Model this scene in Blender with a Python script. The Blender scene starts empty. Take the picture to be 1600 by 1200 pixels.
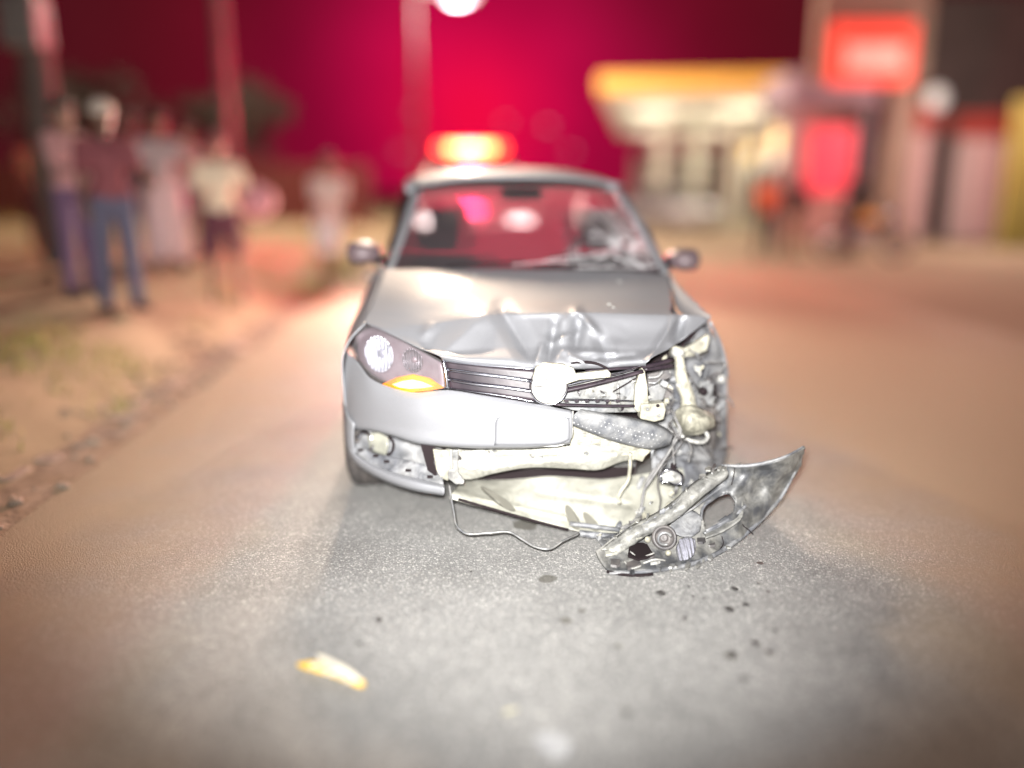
import bpy, bmesh, math, random
import numpy as np
from mathutils import Vector, Matrix
random.seed(7); np.random.seed(7)
S = bpy.context.scene
COL = S.collection

# ------------------------------------------------------------------ camera
FPX, CAMH = 1250.0, 1.33
PITCH = math.atan(300 / FPX)
cam = bpy.data.objects.new('camera', bpy.data.cameras.new('camera'))
COL.objects.link(cam); S.camera = cam
cam.location = (0, 0, CAMH)
cam.rotation_euler = (math.pi / 2 - PITCH, 0, 0)
cam.data.sensor_width = 36; cam.data.lens = 36 * FPX / 1600
cam.data.clip_start = .05; cam.data.clip_end = 2000
cam.data.dof.use_dof = True
cam.data.dof.focus_distance = 2.98
cam.data.dof.aperture_fstop = 0.028125 / 0.136

# ------------------------------------------------------------------ night sky, reddened by the emergency lights
W = bpy.data.worlds.new('World'); S.world = W; W.use_nodes = True
wn = W.node_tree.nodes; wl = W.node_tree.links
bg = wn['Background']
tc = wn.new('ShaderNodeTexCoord')
vm = wn.new('ShaderNodeVectorMath'); vm.operation = 'DOT_PRODUCT'
gd = Vector((-60, 1250, 105)).normalized()
nrm = wn.new('ShaderNodeVectorMath'); nrm.operation = 'NORMALIZE'
wl.new(tc.outputs['Generated'], nrm.inputs[0])
wl.new(nrm.outputs[0], vm.inputs[0]); vm.inputs[1].default_value = gd
ac = wn.new('ShaderNodeMath'); ac.operation = 'ARCCOSINE'; ac.use_clamp = False
wl.new(vm.outputs['Value'], ac.inputs[0])
mr = wn.new('ShaderNodeMapRange'); mr.inputs['From Max'].default_value = 1.6
wl.new(ac.outputs[0], mr.inputs['Value'])
cr_ = wn.new('ShaderNodeValToRGB'); cr_.color_ramp.interpolation = 'B_SPLINE'
stops = [(0, (1.0, .004, .055)), (.035, (.80, .004, .065)), (.075, (.50, .003, .06)), (.125, (.29, .004, .036)), (.18, (.135, .005, .014)), (.25, (.072, .005, .009)),
         (.40, (.055, .008, .011)), (.7, (.05, .014, .017)), (1, (.045, .018, .02))]
e = cr_.color_ramp.elements
while len(e) < len(stops): e.new(.5)
for k, (p_, c_) in enumerate(stops):
    e[k].position = p_; e[k].color = (*c_, 1)
wl.new(mr.outputs[0], cr_.inputs[0])
cn_ = wn.new('ShaderNodeTexNoise'); cn_.inputs['Scale'].default_value = 4.5; cn_.inputs['Detail'].default_value = 4      # thin cloud
cmap = wn.new('ShaderNodeMapRange'); cmap.inputs[1].default_value = .3; cmap.inputs[2].default_value = .7; cmap.inputs[3].default_value = .72; cmap.inputs[4].default_value = 1.22
cmix = wn.new('ShaderNodeMix'); cmix.data_type = 'RGBA'; cmix.blend_type = 'MULTIPLY'; cmix.inputs[0].default_value = 1
wl.new(nrm.outputs[0], cn_.inputs['Vector']); wl.new(cn_.outputs[0], cmap.inputs[0]); wl.new(cr_.outputs[0], cmix.inputs[6]); wl.new(cmap.outputs[0], cmix.inputs[7])
wl.new(cmix.outputs[2], bg.inputs[0])
bg.inputs[1].default_value = 1.0

# camera flash (the photograph's own lamp, just above the lens)
def lamp(name, kind, loc, power, color, size=.1, target=None, **kw):
    d = bpy.data.lights.new(name, kind); d.energy = power; d.color = color
    if kind == 'AREA': d.size = size
    else: d.shadow_soft_size = size
    for k, v in kw.items(): setattr(d, k, v)
    o = bpy.data.objects.new(name, d); COL.objects.link(o); o.location = loc
    if target is not None:
        o.rotation_euler = (Vector(target) - Vector(loc)).to_track_quat('-Z', 'Y').to_euler()
    return o
lamp('flash_light', 'SPOT', (-.04, .02, CAMH + .10), 2650, (1, .985, .96), .012, target=(.03, 2.9, 1.18),
     spot_size=math.radians(86), spot_blend=1.0)

S.view_settings.view_transform = 'Standard'; S.view_settings.look = 'None'
S.view_settings.exposure = 0; S.view_settings.gamma = 1; S.view_settings.use_curve_mapping = False
S.cycles.max_bounces = 6; S.cycles.transparent_max_bounces = 12
S.cycles.sample_clamp_indirect = 4; S.cycles.caustics_reflective = False; S.cycles.caustics_refractive = False

# ------------------------------------------------------------------ geometry of the view: pixel + depth -> a point of the place
YAW, TX, TY = .073, .14, 2.80                 # the wrecked car stands here
CY, SY = math.cos(YAW), math.sin(YAW)
def ray(x, y):
    a = (x - 800) / FPX; b = (600 - y) / FPX
    return np.array([a, math.cos(PITCH) + b * math.sin(PITCH), -math.sin(PITCH) + b * math.cos(PITCH)])
def P(x, y, v):                               # car coordinates on the plane v behind the bumper tip
    r = ray(x, y); k = (v - (TX * SY - TY * CY)) / (-r[0] * SY + r[1] * CY)
    q = r * k; dx, dy = q[0] - TX, q[1] - TY
    return np.array([dx * CY + dy * SY, -dx * SY + dy * CY, q[2] + CAMH])
def PZ(x, y, z):                              # world point at height z
    r = ray(x, y); k = (z - CAMH) / r[2]; q = r * k
    return np.array([q[0], q[1], z])
def PY(x, y, Y):                              # world point at distance Y
    r = ray(x, y); k = Y / r[1]; q = r * k
    return np.array([q[0], Y, q[2] + CAMH])
def c2w(q):
    return np.array([TX + q[0] * CY - q[1] * SY, TY + q[0] * SY + q[1] * CY, q[2]])
def w2c(q):
    dx, dy = q[0] - TX, q[1] - TY
    return np.array([dx * CY + dy * SY, -dx * SY + dy * CY, q[2]])

# ------------------------------------------------------------------ materials
MATS = {}
def M(name, c1, c2=None, scale=6, rough=.5, metal=0, bump=0, bscale=40, coat=0, emit=None, es=0, lo=.35, hi=.65, detail=6,
      trans=0, spec=.5, rvar=0, grime=0, gmin=.38):
    m = bpy.data.materials.new(name); m.use_nodes = True
    n, l = m.node_tree.nodes, m.node_tree.links
    b = n['Principled BSDF']
    b.inputs['Roughness'].default_value = rough; b.inputs['Metallic'].default_value = metal
    b.inputs['Coat Weight'].default_value = coat; b.inputs['Coat Roughness'].default_value = .08
    b.inputs['Specular IOR Level'].default_value = spec
    b.inputs['Base Color'].default_value = (*c1, 1)
    t = n.new('ShaderNodeTexCoord')
    if c2 is not None:
        no = n.new('ShaderNodeTexNoise'); no.inputs['Scale'].default_value = scale; no.inputs['Detail'].default_value = detail
        no.inputs['Roughness'].default_value = .6
        l.new(t.outputs['Object'], no.inputs['Vector'])
        r = n.new('ShaderNodeMapRange'); r.inputs[1].default_value = lo; r.inputs[2].default_value = hi
        l.new(no.outputs[0], r.inputs[0])
        mx = n.new('ShaderNodeMix'); mx.data_type = 'RGBA'
        mx.inputs[6].default_value = (*c1, 1); mx.inputs[7].default_value = (*c2, 1)
        l.new(r.outputs[0], mx.inputs[0]); l.new(mx.outputs[2], b.inputs['Base Color'])
        if rvar:
            r2 = n.new('ShaderNodeMapRange'); r2.inputs[3].default_value = rough - rvar; r2.inputs[4].default_value = rough + rvar
            l.new(r.outputs[0], r2.inputs[0]); l.new(r2.outputs[0], b.inputs['Roughness'])
    if grime:
        g_ = n.new('ShaderNodeTexNoise'); g_.inputs['Scale'].default_value = grime; g_.inputs['Detail'].default_value = 10; g_.inputs['Roughness'].default_value = .72; g_.inputs['Distortion'].default_value = .8
        l.new(t.outputs['Object'], g_.inputs['Vector'])
        gr = n.new('ShaderNodeMapRange'); gr.inputs[1].default_value = .36; gr.inputs[2].default_value = .62; gr.inputs[3].default_value = gmin; gr.inputs[4].default_value = 1.12
        l.new(g_.outputs[0], gr.inputs[0])
        gm = n.new('ShaderNodeMix'); gm.data_type = 'RGBA'; gm.blend_type = 'MULTIPLY'; gm.inputs[0].default_value = 1
        l.new(mx.outputs[2], gm.inputs[6]); l.new(gr.outputs[0], gm.inputs[7]); l.new(gm.outputs[2], b.inputs['Base Color'])
    if bump:
        nb = n.new('ShaderNodeTexNoise'); nb.inputs['Scale'].default_value = bscale; nb.inputs['Detail'].default_value = 4
        l.new(t.outputs['Object'], nb.inputs['Vector'])
        bp = n.new('ShaderNodeBump'); bp.inputs['Strength'].default_value = bump; bp.inputs['Distance'].default_value = .01
        l.new(nb.outputs[0], bp.inputs['Height']); l.new(bp.outputs[0], b.inputs['Normal'])
    if emit is not None:
        b.inputs['Emission Color'].default_value = (*emit, 1); b.inputs['Emission Strength'].default_value = es
    if trans: b.inputs['Transmission Weight'].default_value = trans
    MATS[name] = m
    return m

PAINT = M('silver_paint', (.21, .213, .227), (.235, .238, .252), 300, .54, .36, coat=.08, rvar=.03)
PLAST = M('dusty_black_plastic', (.035, .033, .036), (.10, .09, .085), 14, .55, bump=.12, bscale=120)
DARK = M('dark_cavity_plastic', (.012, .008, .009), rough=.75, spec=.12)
GREYP = M('grey_liner_plastic', (.13, .135, .15), (.23, .23, .23), 9, .5, bump=.1, bscale=60, grime=18)
CREAM = M('cream_plastic', (.23, .22, .175), (.34, .325, .265), 12, .42, bump=.06, bscale=40, grime=18)
UNDER = M('dusty_undertray', (.22, .215, .185), (.34, .335, .295), 5, .55, bump=.1, bscale=30, grime=18, gmin=.55)
SHEET = M('bare_sheet_metal', (.19, .195, .205), (.28, .275, .26), 10, .38, .35, bump=.04, bscale=20, grime=18)
FOAM = M('grey_foam', (.055, .058, .066), (.15, .15, .15), 16, .75, bump=.35, bscale=90)
CHROME = M('chrome', (.62, .63, .70), rough=.16, metal=1)
RUBBER = M('tyre_rubber', (.03, .028, .028), (.07, .06, .055), 20, .75, bump=.1)
STEEL = M('steel_wheel', (.30, .30, .31), (.42, .42, .42), 8, .4, .7)
WIRE = M('black_wire', (.03, .028, .03), (.08, .075, .07), 30, .5)
SEATM = M('dark_cloth', (.03, .025, .03), (.05, .04, .05), 30, .9)
ORANGE = M('lit_indicator', (.9, .35, .02), emit=(1, .50, .07), es=15, rough=.3)
AMBER = M('amber_lens', (.42, .11, .008), rough=.3, spec=.5, emit=(1, .22, .004), es=.8)
RIMLT = M('painted_rim_light', (.22, .10, .05), (.38, .20, .12), 30, .7)  # orange light from behind, put into the colour of torn edges
WHITEP = M('dull_white', (.30, .295, .275), (.40, .395, .375), 8, .5, bump=.05, grime=18)

def glass_mat(name, tint, dust, dustcol, rough=.02, cracks=None):
    m = bpy.data.materials.new(name); m.use_nodes = True
    n, l = m.node_tree.nodes, m.node_tree.links
    n.remove(n['Principled BSDF']); out = n['Material Output']
    tr = n.new('ShaderNodeBsdfTransparent'); tr.inputs[0].default_value = (*tint, 1)
    gl = n.new('ShaderNodeBsdfGlossy'); gl.inputs['Roughness'].default_value = rough
    lw = n.new('ShaderNodeLayerWeight'); lw.inputs[0].default_value = .5
    pw = n.new('ShaderNodeMath'); pw.operation = 'POWER'; pw.inputs[1].default_value = 5; l.new(lw.outputs['Facing'], pw.inputs[0])
    fr = n.new('ShaderNodeMath'); fr.operation = 'MULTIPLY_ADD'; fr.inputs[1].default_value = .95; fr.inputs[2].default_value = .045; l.new(pw.outputs[0], fr.inputs[0])
    mx = n.new('ShaderNodeMixShader'); l.new(fr.outputs[0], mx.inputs[0]); l.new(tr.outputs[0], mx.inputs[1]); l.new(gl.outputs[0], mx.inputs[2])
    tl = n.new('ShaderNodeBsdfTranslucent'); tl.inputs[0].default_value = (*dustcol, 1)
    df = n.new('ShaderNodeBsdfDiffuse'); df.inputs[0].default_value = (*dustcol, 1)
    dd = n.new('ShaderNodeMixShader'); dd.inputs[0].default_value = .28
    l.new(tl.outputs[0], dd.inputs[1]); l.new(df.outputs[0], dd.inputs[2])
    m2 = n.new('ShaderNodeMixShader'); m2.inputs[0].default_value = dust
    l.new(mx.outputs[0], m2.inputs[1]); l.new(dd.outputs[0], m2.inputs[2])
    if cracks is not None:
        t = n.new('ShaderNodeTexCoord')
        dist = n.new('ShaderNodeVectorMath'); dist.operation = 'DISTANCE'; dist.inputs[1].default_value = cracks[0]
        l.new(t.outputs['Object'], dist.inputs[0])
        r = n.new('ShaderNodeMapRange'); r.inputs[1].default_value = cracks[1]; r.inputs[2].default_value = .02; r.inputs[3].default_value = 0; r.inputs[4].default_value = 1
        l.new(dist.outputs['Value'], r.inputs[0])
        no = n.new('ShaderNodeTexNoise'); no.inputs['Scale'].default_value = 22; no.inputs['Detail'].default_value = 8; no.inputs['Roughness'].default_value = .7
        l.new(t.outputs['Object'], no.inputs['Vector'])
        r2 = n.new('ShaderNodeMapRange'); r2.inputs[1].default_value = .45; r2.inputs[2].default_value = .68
        l.new(no.outputs[0], r2.inputs[0])
        mu = n.new('ShaderNodeMath'); mu.operation = 'MULTIPLY'; l.new(r.outputs[0], mu.inputs[0]); l.new(r2.outputs[0], mu.inputs[1])
        ma = n.new('ShaderNodeMath'); ma.operation = 'MULTIPLY_ADD'; ma.inputs[1].default_value = .32; ma.inputs[2].default_value = dust
        l.new(mu.outputs[0], ma.inputs[0]); l.new(ma.outputs[0], m2.inputs[0])
    l.new(m2.outputs[0], out.inputs[0])
    return m
CLEAR = glass_mat('clear_lens', (.93, .93, .95), .19, (.6, .6, .6))
SIDEGL = glass_mat('side_glass', (.5, .5, .52), .05, (.3, .3, .3))

# ------------------------------------------------------------------ mesh helpers
def obj(name, verts, faces, mat, parent=None, smooth=True, loc=None):
    me = bpy.data.meshes.new(name)
    me.from_pydata([tuple(map(float, v)) for v in verts], [], faces); me.update()
    if smooth: me.polygons.foreach_set('use_smooth', [True] * len(me.polygons))
    if mat: me.materials.append(mat)
    o = bpy.data.objects.new(name, me); COL.objects.link(o)
    if parent: o.parent = parent
    if loc is not None: o.location = loc
    return o
def empty(name, loc, rz=0, label=None, cat=None, group=None):
    o = bpy.data.objects.new(name, None); COL.objects.link(o); o.location = tuple(map(float, loc)); o.rotation_euler = (0, 0, rz)
    o.empty_display_size = .1
    if label: tag(o, label, cat, group)
    return o
def tag(o, label, cat, group=None):
    o['label'] = label; o['category'] = cat
    if group: o['group'] = group
    return o
def kind(o, k): o['kind'] = k; return o
class MB:
    def __init__(s): s.v = []; s.f = []
    def add(s, v, f):
        b = len(s.v); s.v += [tuple(map(float, q)) for q in v]; s.f += [tuple(i + b for i in q) for q in f]; return s
    def box(s, c, d, R=None, bev=0):
        x, y, z = [q / 2 for q in d]
        v = [Vector((i * x, j * y, k * z)) for i in (-1, 1) for j in (-1, 1) for k in (-1, 1)]
        if R is not None: v = [R @ q for q in v]
        v = [q + Vector(tuple(map(float, c))) for q in v]
        return s.add(v, [(0, 1, 3, 2), (4, 6, 7, 5), (0, 4, 5, 1), (2, 3, 7, 6), (0, 2, 6, 4), (1, 5, 7, 3)])
    def tube(s, pts, r, n=8, cap=True, flat=1.0):
        pts = [Vector(tuple(map(float, p))) for p in pts]
        rs = r if isinstance(r, (list, tuple)) else [r] * len(pts)
        v = []; f = []; prev = None
        for i, p in enumerate(pts):
            t = (pts[min(i + 1, len(pts) - 1)] - pts[max(i - 1, 0)])
            if t.length < 1e-9: t = Vector((0, 0, 1))
            t.normalize()
            if prev is None:
                a = Vector((0, 0, 1)) if abs(t.z) < .9 else Vector((1, 0, 0))
                prev = t.cross(a).normalized()
            prev = (prev - t * prev.dot(t)).normalized(); q = t.cross(prev)
            for k in range(n):
                a = 2 * math.pi * k / n
                v.append(p + prev * math.cos(a) * rs[i] + q * math.sin(a) * rs[i] * flat)
        for i in range(len(pts) - 1):
            for k in range(n):
                f.append((i * n + k, i * n + (k + 1) % n, (i + 1) * n + (k + 1) % n, (i + 1) * n + k))
        if cap:
            f.append(tuple(range(n - 1, -1, -1))); f.append(tuple((len(pts) - 1) * n + k for k in range(n)))
        return s.add(v, f)
    def ball(s, c, r, n=10, m=7):
        rx, ry, rz = r if isinstance(r, (list, tuple)) else (r, r, r)
        v = [(c[0], c[1], c[2] + rz)]; f = []
        for i in range(1, m):
            a = math.pi * i / m
            for k in range(n):
                b = 2 * math.pi * k / n
                v.append((c[0] + rx * math.sin(a) * math.cos(b), c[1] + ry * math.sin(a) * math.sin(b), c[2] + rz * math.cos(a)))
        v.append((c[0], c[1], c[2] - rz))
        for k in range(n): f.append((0, 1 + k, 1 + (k + 1) % n))
        for i in range(m - 2):
            for k in range(n):
                a = 1 + i * n + k; b = 1 + i * n + (k + 1) % n
                f.append((a, a + n, b + n, b))
        L = len(v) - 1; o = 1 + (m - 2) * n
        for k in range(n): f.append((L, o + (k + 1) % n, o + k))
        return s.add(v, f)
    def lathe(s, c, prof, axis='y', n=24, R=None):
        v = []; f = []; m = len(prof)
        for k in range(n):
            a = 2 * math.pi * k / n
            for (r, h) in prof:
                q = Vector((r * math.cos(a), h, r * math.sin(a))) if axis == 'y' else (Vector((h, r * math.cos(a), r * math.sin(a))) if axis == 'x' else Vector((r * math.cos(a), r * math.sin(a), h)))
                if R is not None: q = R @ q
                v.append(q + Vector(tuple(map(float, c))))
        for k in range(n):
            for j in range(m - 1):
                f.append((k * m + j, k * m + j + 1, ((k + 1) % n) * m + j + 1, ((k + 1) % n) * m + j))
        return s.add(v, f)
    def prism(s, outline, off):               # closed outline (3D) pushed along off
        n = len(outline); o = np.array(off, float)
        v = [np.array(q, float) for q in outline]; v += [q + o for q in v]
        f = [tuple(range(n)), tuple(range(2 * n - 1, n - 1, -1))]
        for k in range(n): f.append((k, k + n, (k + 1) % n + n, (k + 1) % n))
        return s.add(v, f)
    def out(s, name, mat, parent=None, smooth=False, bevel=0, loc=None, recalc=True):
        o = obj(name, s.v, s.f, mat, parent, smooth, loc)
        if recalc:
            b = bmesh.new(); b.from_mesh(o.data); bmesh.ops.recalc_face_normals(b, faces=b.faces); b.to_mesh(o.data); b.free()
        if bevel:
            m = o.modifiers.new('bevel', 'BEVEL'); m.width = bevel; m.segments = 2; m.limit_method = 'ANGLE'; m.angle_limit = .6
            o.data.polygons.foreach_set('use_smooth', [True] * len(o.data.polygons))
            w = o.modifiers.new('wn', 'WEIGHTED_NORMAL'); w.keep_sharp = True
        return o

def spline(pts, n, ts=None, w=300.0):
    p = np.array(pts, float)
    d = np.sqrt(((p[1:] - p[:-1]) ** 2 * np.array([1, 1, w * w])[:p.shape[1]]).sum(1)) + 1e-6
    t = np.concatenate([[0], np.cumsum(d)]); t /= t[-1]
    m = np.zeros_like(p)
    if len(p) == 2: m[:] = (p[1] - p[0]) / (t[1] - t[0])
    else:
        s = (p[1:] - p[:-1]) / (t[1:] - t[:-1])[:, None]
        m[1:-1] = (s[1:] * (t[1:-1] - t[:-2])[:, None] + s[:-1] * (t[2:] - t[1:-1])[:, None]) / (t[2:] - t[:-2])[:, None]
        m[0] = s[0]; m[-1] = s[-1]
    x = np.linspace(0, 1, n) if ts is None else np.array(ts)
    i = np.clip(np.searchsorted(t, x, 'right') - 1, 0, len(p) - 2)
    h = (t[i + 1] - t[i]); q = ((x - t[i]) / h)[:, None]; h = h[:, None]
    return (2 * q**3 - 3 * q**2 + 1) * p[i] + (q**3 - 2 * q**2 + q) * h * m[i] + (-2 * q**3 + 3 * q**2) * p[i + 1] + (q**3 - q**2) * h * m[i + 1]
def gridfaces(nu, nv, skip=None):
    f = []
    for j in range(nv - 1):
        for i in range(nu - 1):
            if skip and skip(i, j): continue
            f.append((j * nu + i, (j + 1) * nu + i, (j + 1) * nu + i + 1, j * nu + i + 1))
    return f
def rowgrid(rows, nu, nv, w=300.0):
    R = np.array([spline(r, nu, w=w) for r in rows])        # rows x nu x 3
    return np.array([spline(R[:, i], nv, w=w) for i in range(nu)]).transpose(1, 0, 2)   # nv x nu x 3
def surf(name, rows, mat, parent, nu=24, nv=16, th=.003, dv=None, conv=None, skip=None, off=-1, raw=False):
    g = rowgrid(rows, nu, nv, 1.0 if raw else 300.0)
    if dv is not None:
        for j in range(nv):
            for i in range(nu): g[j, i, 2] += dv(g[j, i, 0], g[j, i, 1])
    conv = conv or P
    V = [conv(*g[j, i]) if not raw else g[j, i] for j in range(nv) for i in range(nu)]
    sk = (lambda i, j: skip(*(g[j, i] + g[j + 1, i + 1]) / 2)) if skip else None
    o = obj(name, V, gridfaces(nu, nv, sk), mat, parent)
    if th:
        m = o.modifiers.new('thickness', 'SOLIDIFY'); m.thickness = th; m.offset = off
    return o
def seg(x, y, a, b):                                        # distance to a segment and the place along it
    dx, dy = b[0] - a[0], b[1] - a[1]; L = dx * dx + dy * dy
    t = max(0, min(1, ((x - a[0]) * dx + (y - a[1]) * dy) / L))
    return math.hypot(x - a[0] - t * dx, y - a[1] - t * dy), t
def plate(name, px, v, mat, parent, th=.006, bevel=.002):   # a cut plate seen face on, px = [(x,y[,v])]
    out = [P(q[0], q[1], q[2] if len(q) > 2 else v) for q in px]
    return MB().prism(out, (0, th, 0)).out(name, mat, parent, bevel=bevel)
def ptube(name, px, r, mat, parent, n=24, sides=8, flat=1.0):
    q = spline([(a[0], a[1], a[2]) for a in px], n)
    if isinstance(r, (list, tuple)):
        rr = list(np.interp(np.linspace(0, 1, n), np.linspace(0, 1, len(r)), r))
    else: rr = r
    return MB().tube([P(*a) for a in q], rr, sides, flat=flat).out(name, mat, parent, smooth=True)

# ================================================================== THE SETTING
def asphalt():
    m = bpy.data.materials.new('asphalt'); m.use_nodes = True
    n, l = m.node_tree.nodes, m.node_tree.links; b = n['Principled BSDF']
    t = n.new('ShaderNodeTexCoord')
    vo = n.new('ShaderNodeTexVoronoi'); vo.inputs['Scale'].default_value = 185; l.new(t.outputs['Object'], vo.inputs['Vector'])
    bw = n.new('ShaderNodeSeparateColor'); l.new(vo.outputs['Color'], bw.inputs[0])
    ra = n.new('ShaderNodeValToRGB'); el = ra.color_ramp.elements
    el[0].position = 0; el[0].color = (.13, .128, .125, 1); el[1].position = .55; el[1].color = (.17, .168, .163, 1)
    q = el.new(.85); q.color = (.215, .21, .20, 1); q = el.new(1.0); q.color = (.40, .39, .365, 1)
    l.new(bw.outputs[0], ra.inputs[0])
    no = n.new('ShaderNodeTexNoise'); no.inputs['Scale'].default_value = 1.6; no.inputs['Detail'].default_value = 8; no.inputs['Roughness'].default_value = .65
    l.new(t.outputs['Object'], no.inputs['Vector'])
    r = n.new('ShaderNodeMapRange'); r.inputs[1].default_value = .3; r.inputs[2].default_value = .7; r.inputs[3].default_value = 1.0; r.inputs[4].default_value = 1.5
    l.new(no.outputs[0], r.inputs[0])
    mx = n.new('ShaderNodeMix'); mx.data_type = 'RGBA'; mx.blend_type = 'MULTIPLY'; mx.inputs[0].default_value = 1
    l.new(ra.outputs[0], mx.inputs[6]); l.new(r.outputs[0], mx.inputs[7])
    # dust on the road edges, its tan widened to paint the warm lamplight too
    sp = n.new('ShaderNodeSeparateXYZ'); l.new(t.outputs['Object'], sp.inputs[0])
    ab = n.new('ShaderNodeMath'); ab.operation = 'ABSOLUTE'; ax = n.new('ShaderNodeMath'); ax.operation = 'ADD'; ax.inputs[1].default_value = -.25
    l.new(sp.outputs[0], ax.inputs[0]); l.new(ax.outputs[0], ab.inputs[0])
    n2 = n.new('ShaderNodeTexNoise'); n2.inputs['Scale'].default_value = 2.2; n2.inputs['Detail'].default_value = 6
    l.new(t.outputs['Object'], n2.inputs['Vector'])
    ad = n.new('ShaderNodeMath'); ad.operation = 'MULTIPLY_ADD'; ad.inputs[1].default_value = .9; l.new(n2.outputs[0], ad.inputs[0]); l.new(ab.outputs[0], ad.inputs[2])
    rd = n.new('ShaderNodeMapRange'); rd.inputs[1].default_value = 1.50; rd.inputs[2].default_value = 2.35; rd.inputs[4].default_value = .95; l.new(ad.outputs[0], rd.inputs[0])
    m3 = n.new('ShaderNodeMix'); m3.data_type = 'RGBA'; m3.inputs[7].default_value = (.33, .255, .165, 1)
    l.new(rd.outputs[0], m3.inputs[0]); l.new(mx.outputs[2], m3.inputs[6]); l.new(m3.outputs[2], b.inputs['Base Color'])
    b.inputs['Roughness'].default_value = .62
    bp = n.new('ShaderNodeBump'); bp.inputs['Strength'].default_value = .55; bp.inputs['Distance'].default_value = .004; bp.invert = True
    l.new(vo.outputs['Distance'], bp.inputs['Height']); l.new(bp.outputs[0], b.inputs['Normal'])
    return m
SOIL = M('brown_soil', (.225, .17, .095), (.33, .265, .16), 1.3, .9, bump=.6, bscale=30, lo=.3, hi=.7, detail=9)
SOIL2 = M('trodden_soil', (.225, .18, .12), (.31, .255, .18), .7, .9, bump=.5, bscale=25, lo=.3, hi=.7, detail=9)
GRASSM = M('dry_grass', (.30, .28, .07), (.44, .38, .14), 40, .8)
STONE = M('pale_stone', (.25, .19, .145), (.38, .31, .24), 9, .85, bump=.5, bscale=30)

EDGE = -1.9; RYAW = .055                                     # the road runs slightly to the left
def R2W(a, b):                                  # road coordinates: across, along
    return np.array([a * math.cos(RYAW) - b * math.sin(RYAW), a * math.sin(RYAW) + b * math.cos(RYAW), 0])
ter = obj('terrain', [(-600, -300, -.035), (600, -300, -.035), (600, 900, -.035), (-600, 900, -.035)], [(0, 1, 2, 3)], SOIL2); kind(ter, 'structure')
road = obj('road', [(EDGE, -30, 0), (5.2, -30, 0), (5.2, 140, 0), (EDGE, 140, 0), (EDGE, -30, -.05), (5.2, -30, -.05), (5.2, 140, -.05), (EDGE, 140, -.05)],
           [(0, 1, 2, 3), (0, 3, 7, 4), (1, 5, 6, 2)], asphalt(), smooth=False)
road.rotation_euler.z = RYAW; kind(road, 'structure')
fc = obj('forecourt_pavement', [(5.2, -30, -.012), (60, -30, -.012), (60, 140, -.012), (5.2, 140, -.012)], [(0, 1, 2, 3)], SOIL2, smooth=False)
fc.rotation_euler.z = RYAW; kind(fc, 'structure')
# the raised left bank with its gutter of earth and rubble
def bankh(a, b):
    s = EDGE - a
    if s <= 0: return -.03
    pts = [(0, -.02), (.25, -.012), (.5, .10), (.9, .36), (1.4, .47), (2.4, .5), (60, .5)]
    for (x0, h0), (x1, h1) in zip(pts, pts[1:]):
        if s <= x1: return h0 + (h1 - h0) * (s - x0) / (x1 - x0)
    return .5
av = [EDGE - q for q in (0, .1, .2, .3, .4, .5, .6, .7, .8, .95, 1.1, 1.3, 1.5, 1.7, 1.9, 2.2, 2.6, 3, 4, 5, 7, 10, 15, 25, 45)]
bv = list(np.arange(-6, 20, .2)) + list(np.arange(20, 140, 4))
from mathutils import noise as mnoise
vv = []
for b_ in bv:
    for a_ in av:
        s = EDGE - a_
        nz = mnoise.noise(Vector((a_ * 2.2, b_ * 2.2, 0))) * .035 + mnoise.noise(Vector((a_ * 7, b_ * 7, 4))) * .018
        vv.append((a_ + (.05 * mnoise.noise(Vector((3, b_ * 3, 1))) if s < .15 else 0), b_, bankh(a_, b_) + nz * min(1, s * 3)))
bank = obj('bank_terrain', vv, gridfaces(len(av), len(bv)), SOIL); bank.rotation_euler.z = RYAW; kind(bank, 'structure')
kerb = obj('kerb', [(EDGE - .42, -2, -.03), (EDGE - .02, -2, -.03), (EDGE - .02, 26, -.03), (EDGE - .42, 26, -.03), (EDGE - .46, -2, .006), (EDGE + .03, -2, .004), (EDGE + .03, 26, .004), (EDGE - .46, 26, .006)],
           [(4, 5, 6, 7), (0, 4, 7, 3), (1, 2, 6, 5)], M('dusty_gutter', (.27, .195, .12), (.38, .29, .21), 5, .9, bump=.6, bscale=30, grime=8, gmin=.6), smooth=False); kerb.rotation_euler.z = RYAW; kind(kerb, 'structure')
KERBM = M('pale_broken_concrete', (.36, .27, .21), (.48, .38, .31), 6, .85, bump=.5, bscale=18, grime=7)
y_ = 3.0
while y_ < 24:
    ln = random.uniform(.10, .26)
    if random.random() < .75:
        w_ = random.uniform(.08, .22); x_ = EDGE - .22 + random.uniform(-.09, .09); n_ = 9; V = []
        for k in range(n_):
            a = 2 * math.pi * k / n_; rr = random.uniform(.85, 1.12)
            V.append((x_ + w_ / 2 * rr * math.copysign(abs(math.cos(a)) ** .6, math.cos(a)), y_ + ln / 2 + ln / 2 * rr * math.copysign(abs(math.sin(a)) ** .6, math.sin(a)), -.02))
        MB().prism(V, (random.uniform(-.01, .01), 0, random.uniform(.026, .045))).out('kerb_stone', KERBM, kerb, bevel=.008)
    y_ += ln + random.uniform(.01, .12)
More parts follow.
